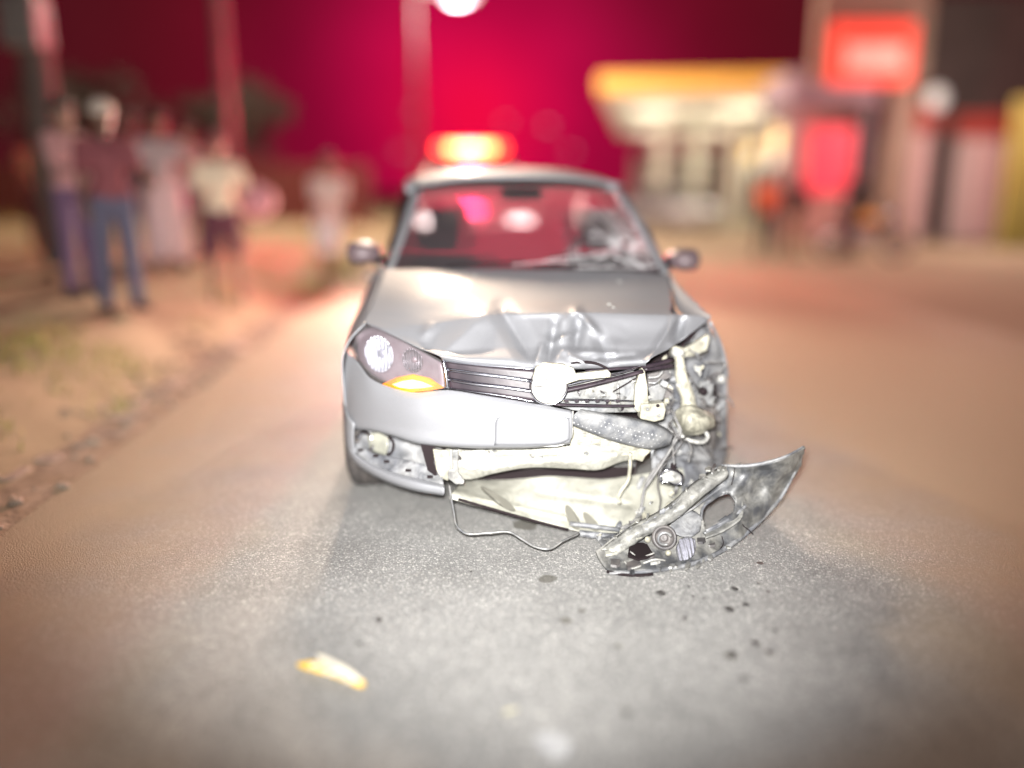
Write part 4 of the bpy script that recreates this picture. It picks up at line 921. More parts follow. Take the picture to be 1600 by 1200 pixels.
lo_ = [tv(945, 858, .04), tv(985, 830, .10), tv(1030, 803, .165), tv(1075, 768, .225)]
hi_ = [(925, 831, .10), (968, 832, .10), (1012, 822, .15), (1062, 802, .23)]
surf('torn_web', [hi_, [(a[0] * .6 + b[0] * .4 + 2, a[1] * .6 + b[1] * .4 + 4, a[2] * .6 + b[2] * .4) for a, b in zip(hi_, lo_)], lo_], GREYP, car, 50, 16, .004,
     dv=lambda x, y: .02 * mnoise.noise(Vector((x * .07, y * .07, 4))), skip=lambda x, y, v: mnoise.noise(Vector((x * .06, y * .09, 7))) > .32)
for k in range(14):
    t_ = random.random() * 2.9; i_ = int(t_); f_ = t_ - i_; q_ = random.random()
    a = [hi_[i_][m] * (1 - f_) + hi_[i_ + 1][m] * f_ for m in range(3)]; b = [lo_[i_][m] * (1 - f_) + lo_[i_ + 1][m] * f_ for m in range(3)]
    shard(a[0] * q_ + b[0] * (1 - q_), a[1] * q_ + b[1] * (1 - q_), a[2] * q_ + b[2] * (1 - q_) - .02, random.uniform(.008, .026), random.uniform(.005, .012), random.choice((PLAST, SHEET, CREAM, GREYP)))
# small things on the road
PET = M('yellow_petal', (.72, .42, .03), (.80, .55, .10), 60, .6); PETW = M('white_petal', (.75, .70, .62), (.80, .74, .55), 60, .6)
c = PZ(517, 1047, 0); lf = empty('fallen_leaf', c, 0, 'yellow and white curled leaf lying on the asphalt', 'leaf')
def LP(x, y, z): return PZ(x, y, z) - c
surf('leaf_blade', [[(463, 1036, .008), (490, 1032, .018), (525, 1045, .016), (552, 1055, .014), (571, 1067, .006)], [(466, 1041, .012), (492, 1041, .022), (525, 1052, .02), (550, 1063, .018), (569, 1071, .008)], [(472, 1045, .003), (495, 1050, .003), (522, 1058, .003), (546, 1068, .003), (565, 1074, .003)]], PET, lf, 40, 12, .0015, conv=LP, dv=lambda x, y: .010 * mnoise.noise(Vector((x * .12, y * .2, 3))) * (1 if 468 < x < 566 else 0))
for x, y in ((505, 1044), (522, 1050), (536, 1055), (548, 1062), (492, 1040)):
    MB().prism([LP(x + random.uniform(-7, 7) + 9 * math.cos(a), y + 3.2 * math.sin(a) + random.uniform(-1, 1), .026) for a in np.linspace(0, 5.2, 6)], (0, 0, .002)).out('pale_petal', PETW, lf)
surf('pale_petal', [[(492, 1018, .012), (520, 1030, .024), (548, 1046, .024), (566, 1062, .012)], [(500, 1030, .02), (520, 1040, .028), (545, 1053, .026), (562, 1065, .014)]], PETW, lf, 16, 6, .0015, conv=LP)
c2 = PZ(862, 1166, 0)
sh = MB().prism([PZ(x, y, .003) - c2 for x, y in ((833, 1156), (848, 1147), (872, 1149), (890, 1156), (893, 1170), (886, 1184), (858, 1186), (846, 1174))], (0, 0, .006)).out('plastic_shard', M('frosted_shard', (.33, .33, .335), (.43, .43, .43), 40, .25), None, bevel=.0015, loc=tuple(c2))
tag(sh, 'frosted clear plastic shard lying on the asphalt near the camera', 'shard')
c3 = PZ(798, 1111, 0)
o = MB().tube([PZ(788, 1114, .004) - c3, PZ(798, 1110, .006) - c3, PZ(808, 1107, .003) - c3], .0025, 6).out('twig', M('straw', (.55, .50, .30), rough=.8), None, smooth=True, loc=tuple(c3)); tag(o, 'tiny pale straw lying on the asphalt', 'twig')

# ================================================================== LAMPS OF THE PLACE
LAMPW = M('lit_street_lamp', (.2, .17, .19), emit=(1, .70, .84), es=.95)
LAMPO = M('lit_sodium_lamp', (.9, .7, .4), emit=(1, .62, .28), es=12)
CONC = M('concrete_pole', (.13, .11, .10), (.18, .155, .14), 4, .85, bump=.2)
def street_lamp(base, top, head, label, mat, hs=.3, r=.09, group=None):
    t = empty('street_lamp', base, 0, label, 'street lamp', group)
    b = Vector(tuple(map(float, base))); T = Vector(tuple(map(float, top))) - b; H = Vector(tuple(map(float, head))) - b
    MB().tube([(0, 0, -.3), (0, 0, T.z * .5), (T.x, T.y, T.z)], [r, r * .85, r * .6], 12).out('pole', CONC, t, smooth=True)
    MB().tube([T, T.lerp(H, .5) + Vector((0, 0, .25)), H], [r * .5, r * .4, r * .4], 8).out('arm', STEEL, t, smooth=True)
    MB().box(H + Vector((0, 0, .06)), (hs * 1.5, hs * .8, .12)).out('lamp_head', STEEL, t, bevel=.03)
    MB().ball(H + Vector((0, 0, -.04)), (hs * .65, hs * .35, hs * .3), 14, 8).out('bulb', mat, t, smooth=True)
    return t
p1 = PY(655, 300, 22.0); L1 = PY(716, -4, 22.0)
sl1 = street_lamp((p1[0], 22, 0), (p1[0], 22, 11.2), (-2.1, 21.4, 11.0), 'tall street lamp with a pinkish white lamp above the red beacon', LAMPO, .5, .07)
MB().tube([(0, 0, L1[2] + .25), (L1[0] - p1[0], 0, L1[2] + .1)], .035, 8).out('arm', STEEL, sl1, smooth=True)
lh = MB().box((L1[0] - p1[0], 0, L1[2] + .12), (.9, .5, .14)).out('lamp_head', STEEL, sl1, bevel=.03)
MB().ball((L1[0] - p1[0], 0, L1[2]), (.30, .18, .12), 14, 8).out('bulb', LAMPW, lh, smooth=True)
lamp('street_light', 'POINT', (L1[0], 21.9, L1[2] - .35), 900, (1, .8, .85), .2)
lamp('sodium_light', 'POINT', (-2.1, 21.4, 10.6), 11800, (1, .76, .56), .65)
p2 = PY(365, 300, 14.0)
t = empty('utility_pole', (p2[0], 14, .35), 0, 'slim concrete pole rising behind the person in the cream shirt', 'utility pole')
MB().tube([(0, 0, -.4), (0, 0, 4), (0, 0, 8)], [.13, .11, .09], 12).out('pole', CONC, t, smooth=True)
MB().box((0, 0, 7.4), (1.6, .1, .1)).out('cross_arm', CONC, t, bevel=.01)
for k, (x, y, e_) in enumerate(((650, 172, 80), (626, 236, 95), (856, 196, 85), (790, 190, 110), (893, 236, 100))):
    h = PY(x, y, float(e_)); street_lamp((h[0] - .8, e_, 0), (h[0] - .8, e_, h[2] + .1), h, ('small far street lamp highest left of the red beacon', 'small far street lamp just above the roof edge on the left', 'small far street lamp right of the red beacon', 'small far street lamp close over the red beacon', 'small far street lamp lowest, between beacon and yellow canopy')[k], LAMPW, .55, .07, 'small far street lamps')

# ================================================================== VEHICLES BEHIND
PALETTE = {}
def vehicle(name, loc, rz, L, Wd, H, paint, label, cat, group=None, belt=.95, hoodl=1.0, trunk=.5, lit=None, gc=.24):
    t = empty(name, loc, rz, label, cat, group); hw = Wd / 2
    vs = [0, .06, .25, hoodl * .6, hoodl, hoodl + .3, L * .5, L * .75, L - .3, L - .06, L]
    tops = [belt * .72, belt * .82, belt * .90, belt * .96, belt, belt + .02, belt + .03, belt + .04, belt + .04, belt * .95, belt * .85]
    wid = [.80, .92, .98, 1, 1, 1, 1, 1, .99, .95, .88]; n = 20; V = []
    for v, wt, q in zip(vs, tops, wid):
        for k in range(n):
            a = 2 * math.pi * k / n; ca, sa = math.cos(a), math.sin(a)
            V.append((hw * q * math.copysign(abs(ca) ** .45, ca), v, gc + (wt - gc) * (.5 + .5 * math.copysign(abs(sa) ** .45, sa))))
    F = gridfaces(n, len(vs)) + [(j * n + n - 1, (j + 1) * n + n - 1, (j + 1) * n, j * n) for j in range(len(vs) - 1)] + [tuple(range(n)), tuple((len(vs) - 1) * n + k for k in range(n))]
    MB().add(V, F).out('body', paint, t, smooth=True)
    b0, b1 = hoodl - .05, L - trunk; r0, r1 = hoodl + .65, L - trunk - .35 if trunk > .2 else L - .25
    bw, rw = hw * .93, hw * .74; zb, zr = belt - .02, H - .05
    c = lambda sx, v, z, w: (sx * w, v, z)
    MB().box((0, (r0 + r1) / 2, H - .03), (2 * rw + .04, r1 - r0 + .06, .07)).out('roof', paint, t, bevel=.03)
    obj('windshield', [c(-1, b0, zb, bw), c(1, b0, zb, bw), c(1, r0, zr, rw), c(-1, r0, zr, rw)], [(0, 1, 2, 3)], SIDEGL, t, False)
    obj('rear_window', [c(-1, b1, zb, bw), c(1, b1, zb, bw), c(1, r1, zr, rw), c(-1, r1, zr, rw)], [(3, 2, 1, 0)], SIDEGL, t, False)
    mid = (r0 + r1) / 2
    for sx in (-1, 1):
        obj('window', [c(sx, b0 + .03, zb, bw), c(sx, mid, zb, bw), c(sx, mid, zr, rw), c(sx, r0, zr, rw)], [(0, 1, 2, 3)], SIDEGL, t, False)
        obj('window', [c(sx, mid, zb, bw), c(sx, b1 - .03, zb, bw), c(sx, r1, zr, rw), c(sx, mid, zr, rw)], [(0, 1, 2, 3)], SIDEGL, t, False)
        for (a, b) in ((c(sx, b0, zb, bw), c(sx, r0, zr, rw)), (c(sx, mid, zb, bw + .01), c(sx, mid, zr, rw + .01)), (c(sx, b1, zb, bw), c(sx, r1, zr, rw))):
            MB().tube([a, b], .035, 8).out('pillar', paint, t, smooth=True)
        MB().box((sx * hw * .70, .05, belt * .74), (.30, .14, .17)).out('headlight', lit or CLEAR, t, bevel=.03)
        MB().box((sx * hw * .82, L - .05, belt * .8), (.16, .10, .28)).out('tail_light', TAIL, t, bevel=.02)
        mm = MB().ball((sx * (hw + .12), b0 + .35, belt + .06), (.10, .06, .075), 10, 7).out('door_mirror', paint, t, smooth=True)
        for v in (.80, L - .85):
            R = .31
            w = MB().lathe((sx * (hw - .12), v, R), [(0, .06 * sx), (.15, .05 * sx), (.2, .09 * sx), (.2, -.1 * sx), (0, -.1 * sx)], 'x', 20).out('wheel', STEEL, t, smooth=True)
            MB().lathe((sx * (hw - .12), v, R), [(.2, -.1), (.29, -.1), (.31, -.07), (.31, .07), (.29, .1), (.2, .1)], 'x', 24).out('tyre', RUBBER, w, smooth=True)
    MB().box((0, .03, belt * .66), (hw * .9, .10, .16)).out('grille', GRB, t, bevel=.02)
    MB().box((0, -.02, gc + .18), (hw * 1.75, .16, .2)).out('bumper', paint, t, bevel=.05)
    MB().box((0, -.11, gc + .2), (.40, .02, .13)).out('number_plate', WHITEP, t)
    MB().box((0, L / 2, gc - .02), (hw * 1.7, L - .4, .08)).out('underbody', DARK, t)
    for sx in (-1, 1): MB().box((sx * .38, hoodl + 1.1, belt - .2), (.45, .5, .3)).box((sx * .38, hoodl + 1.35, belt + .05), (.42, .14, .5)).out('seat', SEATM, t, bevel=.05)
    return t
HEADL = M('lit_headlight', (.9, .9, .85), emit=(1, .93, .80), es=26)
SUVP = M('dark_vehicle_paint', (.03, .03, .035), (.045, .045, .05), 40, .35, coat=.5)
sx0 = PY(743, 300, 11.7)
suv = vehicle('patrol_car', (sx0[0], 11.7, 0), YAW, 4.6, 1.84, 1.78, SUVP, 'tall patrol vehicle with headlights and a red beacon lit, right behind the wrecked saloon', 'patrol car', belt=1.18, hoodl=1.15, trunk=.05, lit=HEADL, gc=.32)
MB().box((0, 2.6, 1.90), (1.24, .34, .16)).out('light_bar', DARK, suv, bevel=.02)
lbm = [o for o in suv.children if o.name.startswith('light_bar')][0]
BEAC = M('lit_red_beacon', (.25, .02, .01), emit=(1, .17, .028), es=24)
BEAC2 = M('lit_red_beacon_end', (.25, .02, .01), emit=(1, .05, .012), es=9)
for k in range(6): MB().box((-.50 + k * .20, 2.6, 2.05), (.185, .30, .15)).out('beacon_lamp', BEAC if 0 < k < 5 else BEAC2, lbm, bevel=.03)
m4 = suv.matrix_world
suvR = Matrix.Translation(suv.location) @ Matrix.Rotation(YAW, 4, 'Z')
lamp('beacon_light', 'POINT', suvR @ Vector((0, 2.35, 2.22)), 2600, (1, .02, .10), .15)
TINTGLOW = M('added_red_glow', (.6, .05, .08), emit=(1, .02, .12), es=2.5)  # added red lamps, put in to tint the windscreen from behind
for sx in (-.25, .25):
    MB().box((sx, 1.12, 1.25), (.10, .05, .04)).out('added_red_lamp', TINTGLOW, suv, bevel=.01)
    lamp('windscreen_tint_light', 'SPOT', suvR @ Vector((sx, 1.05, 1.26)), 17000, (1, .005, .075), .05, target=suvR @ Vector((0, -5.6, 1.17)), spot_size=math.radians(9.5), spot_blend=.5)
for sx in (-1, 1):
    a = suvR @ Vector((sx * .644, -.14, .88)); b = suvR @ Vector((sx * .644, -10, .25))
    lamp('headlight_beam', 'SPOT', a, 2600, (1, .74, .58), .07, target=b, spot_size=math.radians(100), spot_blend=.9)
h1 = PY(1097, 300, 30.0)
GREYV = M('grey_vehicle_paint', (.45, .45, .50), (.52, .52, .56), 40, .35, .3, coat=.5); REDV = M('dark_red_vehicle_paint', (.16, .02, .03), (.2, .03, .04), 40, .35, coat=.5)
vehicle('parked_car', (h1[0], 29, 0), .5, 4.0, 1.7, 1.5, GREYV, 'pale grey hatchback parked under the yellow fuel canopy', 'car', belt=.92, trunk=.25)
h2 = PY(1004, 300, 34.0)
vehicle('parked_car', (h2[0], 33, 0), 1.75, 4.1, 1.7, 1.45, REDV, 'dark red car parked beside the canopy column, seen past the windscreen pillar', 'car', belt=.90)

# ================================================================== FUEL STATION
CREAMW = M('cream_render', (.60, .57, .49), (.68, .65, .57), 3, .8, bump=.05)
YELW = M('self_glowing_yellow', (.70, .45, .06), (.75, .50, .10), 3, .6, emit=(1, .50, .18), es=.09)  # faint emission added to lift the yellow, no lamp behind it
t = empty('fuel_canopy', (6, 35, 0), 0, 'big fuel station canopy with a yellow fascia and lit cream underside', 'canopy')
o3 = np.array((6, 35, 0))
cn = [np.array(q, float) for q in ((2.85, 27, 0), (12.5, 25.6, 0), (16.5, 44, 0), (6.0, 46, 0))]
up = lambda q, z: q + np.array((0, 0, z)) - o3
MB().prism([up(q, 4.33) for q in cn], (0, 0, .1)).out('soffit', CREAMW, t)
MB().prism([up(q, 4.44) for q in cn], (0, 0, .45)).out('roof_deck', MATS['dull_white'], t)
for k in range(4):
    a, b = cn[k], cn[(k + 1) % 4]; d = (b - a) / np.linalg.norm(b - a); nn = np.array((d[1], -d[0], 0)) * .1
    MB().prism([up(a, 4.42), up(b, 4.42), up(b, 4.94), up(a, 4.94)], nn).out('fascia_board', YELW, t)
for x, y, Y in ((1030, 300, 35), (1142, 300, 35), (1085, 300, 43)):
    q = PY(x, y, float(Y)); MB().box((q[0] - o3[0], Y - 35, 2.16), (.55, .55, 4.32)).out('column', CREAMW, t, bevel=.02)
LIT = M('lit_panel', (.9, .88, .8), emit=(1, .90, .66), es=.75)
for i in range(3):
    for j in range(2):
        q = cn[0] * (1 - (i + .5) / 3) * (1 - (j + .5) / 2) + cn[1] * ((i + .5) / 3) * (1 - (j + .5) / 2) + cn[3] * (1 - (i + .5) / 3) * ((j + .5) / 2) + cn[2] * ((i + .5) / 3) * ((j + .5) / 2)
        MB().box(up(q, 4.22), (1.4, .25, .12)).out('ceiling_light', LIT, t, bevel=.02)
        lamp('canopy_light', 'POINT', up(q, 3.2) + o3, 250, (1, .90, .72), .5)
sb = [PY(1235, 300, 26.0), PY(1150, 300, 48.0), PY(990, 300, 52.0), PY(990, 300, 56.0), PY(1330, 300, 56.0), PY(1400, 300, 27.0)]
t = empty('shop_building', sb[0] * (1, 1, 0), 0, 'long cream shop building with a yellow stripe under its eaves behind the pumps', 'building')
o4 = sb[0] * (1, 1, 0)
MB().prism([q * (1, 1, 0) - o4 for q in sb], (0, 0, 3.7)).out('wall', CREAMW, t)
a, b = sb[0] * (1, 1, 0) - o4, sb[1] * (1, 1, 0) - o4
dn = np.array((-(b - a)[1], (b - a)[0], 0)); dn = dn / np.linalg.norm(dn) * .06
MB().prism([a + (0, 0, 2.95), b + (0, 0, 2.95), b + (0, 0, 3.5), a + (0, 0, 3.5)], dn).out('eaves_stripe', YELW, t)
for k in range(3):
    f0, f1 = .15 + k * .28, .32 + k * .28
    wdw = MB().prism([a + (b - a) * f0 + (0, 0, .4), a + (b - a) * f1 + (0, 0, .4), a + (b - a) * f1 + (0, 0, 2.3), a + (b - a) * f0 + (0, 0, 2.3)], dn * .6).out('window', SIDEGL, t)
dq = [PY(1052, 300, 46.5), PY(1132, 300, 45.5)]
MB().prism([dq[0] * (1, 1, 0) - o4, dq[1] * (1, 1, 0) - o4, dq[1] * (1, 1, 0) - o4 + (0, 0, 3.3), dq[0] * (1, 1, 0) - o4 + (0, 0, 3.3)], (0, .15, 0)).out('doorway', M('dark_doorway', (.07, .03, .035), rough=.6), t)
# tall sign mast
REDL = M('lit_red_sign', (.8, .08, .05), emit=(1, .07, .045), es=.72); PINKL = M('lit_pink_band', (.9, .5, .45), emit=(1, .17, .13), es=.8)
BEIGE = M('beige_panel', (.24, .185, .14), (.29, .225, .175), 2, .7)
q0 = PY(1345, 300, 21.0); t = empty('sign_tower', (q0[0], 21, 0), 0, 'tall beige sign tower carrying a lit red sign box', 'sign tower')
MB().box((0, .3, 6.3), (2.75, .35, 4.6)).out('panel', BEIGE, t, bevel=.03)
MB().box((.95, .3, 2.0), (.62, .3, 4.0)).out('mast', BEIGE, t, bevel=.03)
s0, s1 = PY(1297, 132, 21.0), PY(1430, 36, 21.0)
sg = MB().box(((s0[0] + s1[0]) / 2 - q0[0], -.02, (s0[2] + s1[2]) / 2), (s1[0] - s0[0], .3, s1[2] - s0[2])).out('sign_box', REDL, t, bevel=.04)
MB().box(((s0[0] + s1[0]) / 2 - q0[0], -.185, (s0[2] + s1[2]) / 2 - .1), ((s1[0] - s0[0]) * .72, .03, .55)).out('sign_band', PINKL, sg)
lamp('sign_light', 'AREA', (float((s0[0] + s1[0]) / 2), 20.4, float(s0[2]) + .3), 60, (1, .25, .2), 1.2, target=(float(s0[0]), 10, 0))
# kiosk with a red banner
GREYA = M('grey_awning', (.26, .22, .27), (.32, .28, .33), 3, .7); PINKW = M('pink_wall', (.50, .30, .27), (.56, .36, .33), 2, .8)
q0 = PY(1278, 300, 22.0); t = empty('kiosk', (q0[0], 22, 0), 0, 'small kiosk with a grey awning and a lit red banner on its front', 'kiosk')
MB().box((0, .6, 3.92), (2.3, 2.4, .80)).out('awning', GREYA, t, bevel=.05)
for sx in (-.95, .95):
    for dy in (-.4, 1.5): MB().box((sx, dy, 1.86), (.14, .14, 3.72)).out('post', GREYA, t, bevel=.01)
MB().box((.25, 1.2, 1.86), (1.8, .15, 3.72)).out('back_wall', PINKW, t)
MB().box((.25, .2, .6), (1.6, .5, 1.2)).out('counter', PINKW, t, bevel=.02)
s0, s1 = PY(1257, 302, 21.5), PY(1336, 198, 21.5)
BANL = M('lit_red_banner', (.75, .06, .10), emit=(1, .04, .085), es=.62)
MB().box(((s0[0] + s1[0]) / 2 - q0[0], -.5, (s0[2] + s1[2]) / 2), (s1[0] - s0[0], .08, s1[2] - s0[2])).out('banner', BANL, t)
# row of shops on the right
DKW = M('dark_plaster', (.05, .036, .036), (.075, .055, .055), 1.5, .85); SHUT = M('pale_shutter', (.74, .58, .57), (.80, .64, .63), 2, .6); REDH = M('red_sign_board', (.45, .06, .05), (.5, .09, .07), 2, .6)
q0 = PY(1360, 300, 23.0); t = empty('shop_row', (q0[0], 23, 0), -.06, 'dark two storey shop row with pale roller shutters under red boards', 'building')
MB().box((5.5, 2.5, 3.2), (11, 5, 6.4)).out('wall', DKW, t)
for x0, x1, top in ((.35, 1.5, 2.9), (2.15, 3.75, 2.75), (4.7, 6.4, 2.75)):
    f = MB().box(((x0 + x1) / 2, -.03, top / 2), (x1 - x0, .08, top)).out('shutter', SHUT, t)
    for k in range(9): MB().box(((x0 + x1) / 2, -.085, .2 + k * top / 9.6), (x1 - x0 - .06, .03, top / 9.6 * .8)).out('slat', SHUT, f)
    MB().box(((x0 + x1) / 2, -.08, top + .34), (x1 - x0 + .2, .16, .62)).out('sign_board', REDH, t, bevel=.02)
wl_ = MB().ball((1.35, -.35, 3.75), (.26, .2, .3), 12, 8).out('wall_lamp', M('lit_wall_lamp', (.8, .8, .8), emit=(.8, .85, .85), es=.35), t, smooth=True)
lamp('shutter_fill_light', 'POINT', (float(q0[0]) + + .8, 18.0, 3.2), 620, (1, .72, .62), .3)  # added point light without a fitting, brightens the shutters
q0 = PY(1572, 300, 20.0); YELG = M('yellow_green_paint', (.24, .20, .04), (.30, .26, .07), 1, .8)
o = MB().box((3, .1, 1.75), (6, .2, 3.5)).out('boundary_wall', YELG, None, bevel=.02, loc=(q0[0], 20, 0)); tag(o, 'yellow green painted wall at the far right of the forecourt', 'wall')
# left background
BRK = M('red_brown_wall', (.10, .03, .025), (.14, .05, .04), 3, .85, bump=.3)
o = MB().box((0, 0, .75), (12.5, .22, 1.9)).out('boundary_wall', BRK, None, bevel=.02, loc=(-10.2, 22.5, .35)); o.rotation_euler.z = .05
tag(o, 'long low red brown wall behind the onlookers on the bank', 'wall')
q0 = PY(84, 300, 9.5)
t = empty('utility_pole', (q0[0], 9.5, .48), 0, 'thick concrete utility pole with a pale grey box, at the back of the crowd', 'utility pole')
MB().tube([(0, 0, -.4), (0, 0, 7.5)], [.19, .13], 14).out('pole', CONC, t, smooth=True)
b_ = PY(45, 52, 9.5); MB().box((b_[0] - q0[0], -.05, b_[2] - .38), (.42, .36, .55)).out('meter_box', MATS['dull_white'], t, bevel=.04)
MB().tube([(b_[0] - q0[0], 0, b_[2] - .5), (0, 0, b_[2] - .5)], .03, 8).out('bracket', STEEL, t, smooth=True)
# trees beyond the wall
LEAF = M('leaf_green', (.018, .014, .009), (.03, .022, .014), 3, .6); BARK = M('bark', (.10, .07, .05), (.16, .11, .08), 8, .9, bump=.5)
def tree(x, y, h, r, label, n=2600):
    t = empty('tree', (x, y, .3), 0, label, 'tree', 'trees beyond the low wall')
    m = MB(); m.tube([(0, 0, -.3), (.05, .05, h * .3), (0, .1, h * .55), (.1, 0, h * .8)], [.2, .16, .11, .05], 8)
    for k in range(7):
        a = random.uniform(0, 6.28); z0 = h * random.uniform(.3, .6); m.tube([(0, .05, z0), (math.cos(a) * r * .4, math.sin(a) * r * .4, z0 + h * .15), (math.cos(a) * r * .8, math.sin(a) * r * .8, z0 + h * .28)], [.08, .05, .02], 6)
    m.out('trunk', BARK, t, smooth=True)
    cl = [(random.gauss(0, r * .45), random.gauss(0, r * .45), h * random.uniform(.5, 1.0), r * random.uniform(.25, .5)) for _ in range(16)]
    m = MB()
    for k in range(n):
        c = random.choice(cl); d = Vector((random.gauss(0, 1), random.gauss(0, 1), random.gauss(0, .8))); d = d.normalized() * c[3] * random.uniform(.5, 1.05)
        p = Vector(c[:3]) + d; u = Vector((random.gauss(0, 1), random.gauss(0, 1), random.gauss(0, 1))).normalized(); w = u.orthogonal().normalized(); s_ = random.uniform(.07, .14)
        m.add([p - u * s_, p + w * s_ * .5, p + u * s_, p - w * s_ * .5], [(0, 1, 2, 3)])
    m.out('crown', LEAF, t, recalc=False)
tree(-14.5, 27, 4.8, 1.9, 'leafy tree beyond the low wall at the far left'); tree(-9.6, 28, 4.6, 1.7, 'smaller leafy tree beyond the low wall, left of the lamp post')

# ================================================================== PEOPLE AND THE MOTORBIKE
SKIN = M('skin', (.28, .155, .10), (.33, .19, .13), 20, .5)
SKIND = M('dark_skin', (.14, .075, .05), (.17, .095, .065), 20, .5)
HAIRM = M('dark_hair', (.015, .012, .011), (.03, .024, .02), 60, .6)
EYEM = M('eye', (.03, .02, .02), rough=.2)
def cloth(name, c): return M(name, c, tuple(q * .82 for q in c), 12, .85, bump=.25, bscale=30)
def melt(name, caps, vox, mat, parent):      # union of tapered limbs, grown into one skin
    m = MB()
    for a, b, r0, r1 in caps:
        a = Vector(a); b = Vector(b)
        m.ball(a, r0, 12, 8); m.ball(b, r1, 12, 8); m.tube([a, b], [r0 * .985, r1 * .985], 12)
    o = m.out(name, mat, parent, smooth=True)
    r = o.modifiers.new('r', 'REMESH'); r.mode = 'VOXEL'; r.voxel_size = vox
    k = o.modifiers.new('s', 'SMOOTH'); k.factor = .5; k.iterations = 2
    dg = bpy.context.evaluated_depsgraph_get(); me = bpy.data.meshes.new_from_object(o.evaluated_get(dg))
    o.modifiers.clear(); old = o.data; o.data = me; bpy.data.meshes.remove(old)
    me.materials.clear(); me.materials.append(mat)
    me.polygons.foreach_set('use_smooth', [True] * len(me.polygons))
    return o
def person(loc, h, yaw, label, top, bottom, shoes, skin, group, lean=0, side=0, arms=((.15, .1), (.15, .1)), elbows=(.25, .25), legs=((0, .06), (0, .06)), knees=(0, 0), sleeve='short', legwear='long', cap=None, turn=0, sit=0):
    """arms, legs: (forward swing, outward swing) per side in radians; y- is ahead."""
    t = empty('person', loc, yaw, label, 'person', group); k = h / 1.75
    V = Vector
    def dirv(f, o_, sg): return V((sg * math.sin(o_), -math.sin(f) * math.cos(o_), -math.cos(f) * math.cos(o_)))
    lm = []
    for i, sg in enumerate((-1, 1)):
        d1 = dirv(legs[i][0], legs[i][1], sg); d2 = dirv(legs[i][0] - knees[i], legs[i][1] * .6, sg)
        lm.append((d1, d2))
    low = min(-(.42 * d1.z + .42 * d2.z) for d1, d2 in lm); low = max(-(.42 * d1.z + .42 * d2.z) for d1, d2 in lm)
    hip = V((0, 0, low + .075 if not sit else sit)) 
    spine = V((math.sin(side), -math.sin(lean), math.cos(lean) * math.cos(side))); spine.normalize()
    chest = hip + spine * .36; neck = hip + spine * .53; 
    hd = neck + (spine + V((0, -.15, .25))).normalized() * .16
    body, shirt, trou, shoe = [], [], [], []
    across = V((1, 0, 0))
    K = lambda q: q * k
    def cap_(L, a, b, r0, r1): L.append((K(a), K(b), r0 * k, r1 * k))
    cap_(body, hip + across * -.07, hip + across * .07, .10, .10); cap_(body, hip, chest, .115, .12); cap_(body, chest - across * .06, chest + across * .06, .115, .115)
    sh = neck - spine * .06
    cap_(body, sh - across * .15, sh + across * .15, .06, .06); cap_(body, sh, neck + (hd - neck) * .5, .058, .05)
    cap_(body, hd + V((0, .01, .045)), hd + V((0, .0, -.02)), .088, .078); cap_(body, hd + V((0, -.03, -.06)), hd + V((0, -.02, -.03)), .048, .06)
    cap_(body, hd + V((0, -.085, .01)), hd + V((0, -.103, -.02)), .010, .014)
    for sg in (-1, 1): cap_(body, hd + V((sg * .082, .01, .02)), hd + V((sg * .084, .012, -.02)), .013, .010)
    cap_(shirt, hip + across * -.075 + spine * .07, hip + across * .075 + spine * .07, .112, .112); cap_(shirt, hip + spine * .07, chest, .125, .14); cap_(shirt, chest - across * .06, chest + across * .06, .132, .132)
    cap_(shirt, sh - across * .15, sh + across * .15, .072, .072); cap_(shirt, sh - spine * .04, sh + spine * .035, .09, .062)
    for i, sg in enumerate((-1, 1)):
        s0 = sh + across * sg * .185; d1 = dirv(*arms[i], sg); el_ = s0 + d1 * .285; d2 = dirv(arms[i][0] + elbows[i], arms[i][1] * .5, sg); wr = el_ + d2 * .25
        cap_(body, s0, el_, .048, .038); cap_(body, el_, wr, .038, .026)
        pm = wr + d2 * .07; cap_(body, wr, pm, .026, .032)
        sd = d2.cross(V((sg, 0, 0))).normalized()
        for q in range(4):
            f0 = pm + sd * (q - 1.5) * .019; ln = (.062, .075, .07, .052)[q]; f1 = f0 + d2 * ln * .6; f2 = f1 + (d2 + V((-sg * .5, 0, 0))).normalized() * ln * .5
            cap_(body, f0, f1, .010, .009); cap_(body, f1, f2, .009, .008)
        th = wr + d2 * .02 - sd * .03; cap_(body, th, th + (d2 - sd * .9).normalized() * .05, .012, .010)
        if sleeve == 'short': cap_(shirt, s0, s0 + d1 * .19, .066, .062)
        elif sleeve == 'long': cap_(shirt, s0, el_, .064, .052); cap_(shirt, el_, wr, .052, .04)
        h0 = hip + across * sg * .09; kn = h0 + lm[i][0] * .42; an = kn + lm[i][1] * .42
        cap_(body, h0, kn, .082, .055); cap_(body, kn, an, .055, .036); toe = an + V((sg * .02, -.15, -.035)); heel = an + V((0, .03, -.035)); cap_(body, heel, toe, .038, .03)
        cap_(shoe, heel + V((0, 0, -.004)), toe + V((0, -.02, -.002)), .046, .038)
        if legwear == 'long': cap_(trou, h0, kn, .100, .076); cap_(trou, kn, an + lm[i][1] * -.02, .076, .062)
        elif legwear == 'shorts': cap_(trou, h0, h0 + lm[i][0] * .36, .105, .094)
        elif legwear == 'skirt': cap_(trou, h0, h0 + lm[i][0] * .40, .12, .13); cap_(trou, h0 + lm[i][0] * .40, kn + lm[i][1] * .30, .13, .125)
    cap_(trou, hip + across * -.075, hip + across * .075, .124, .124)
    if legwear == 'skirt': cap_(trou, hip, hip + V((0, 0, -.58)), .13, .20)
    bd_ = melt('body', body, .0095, skin, t)
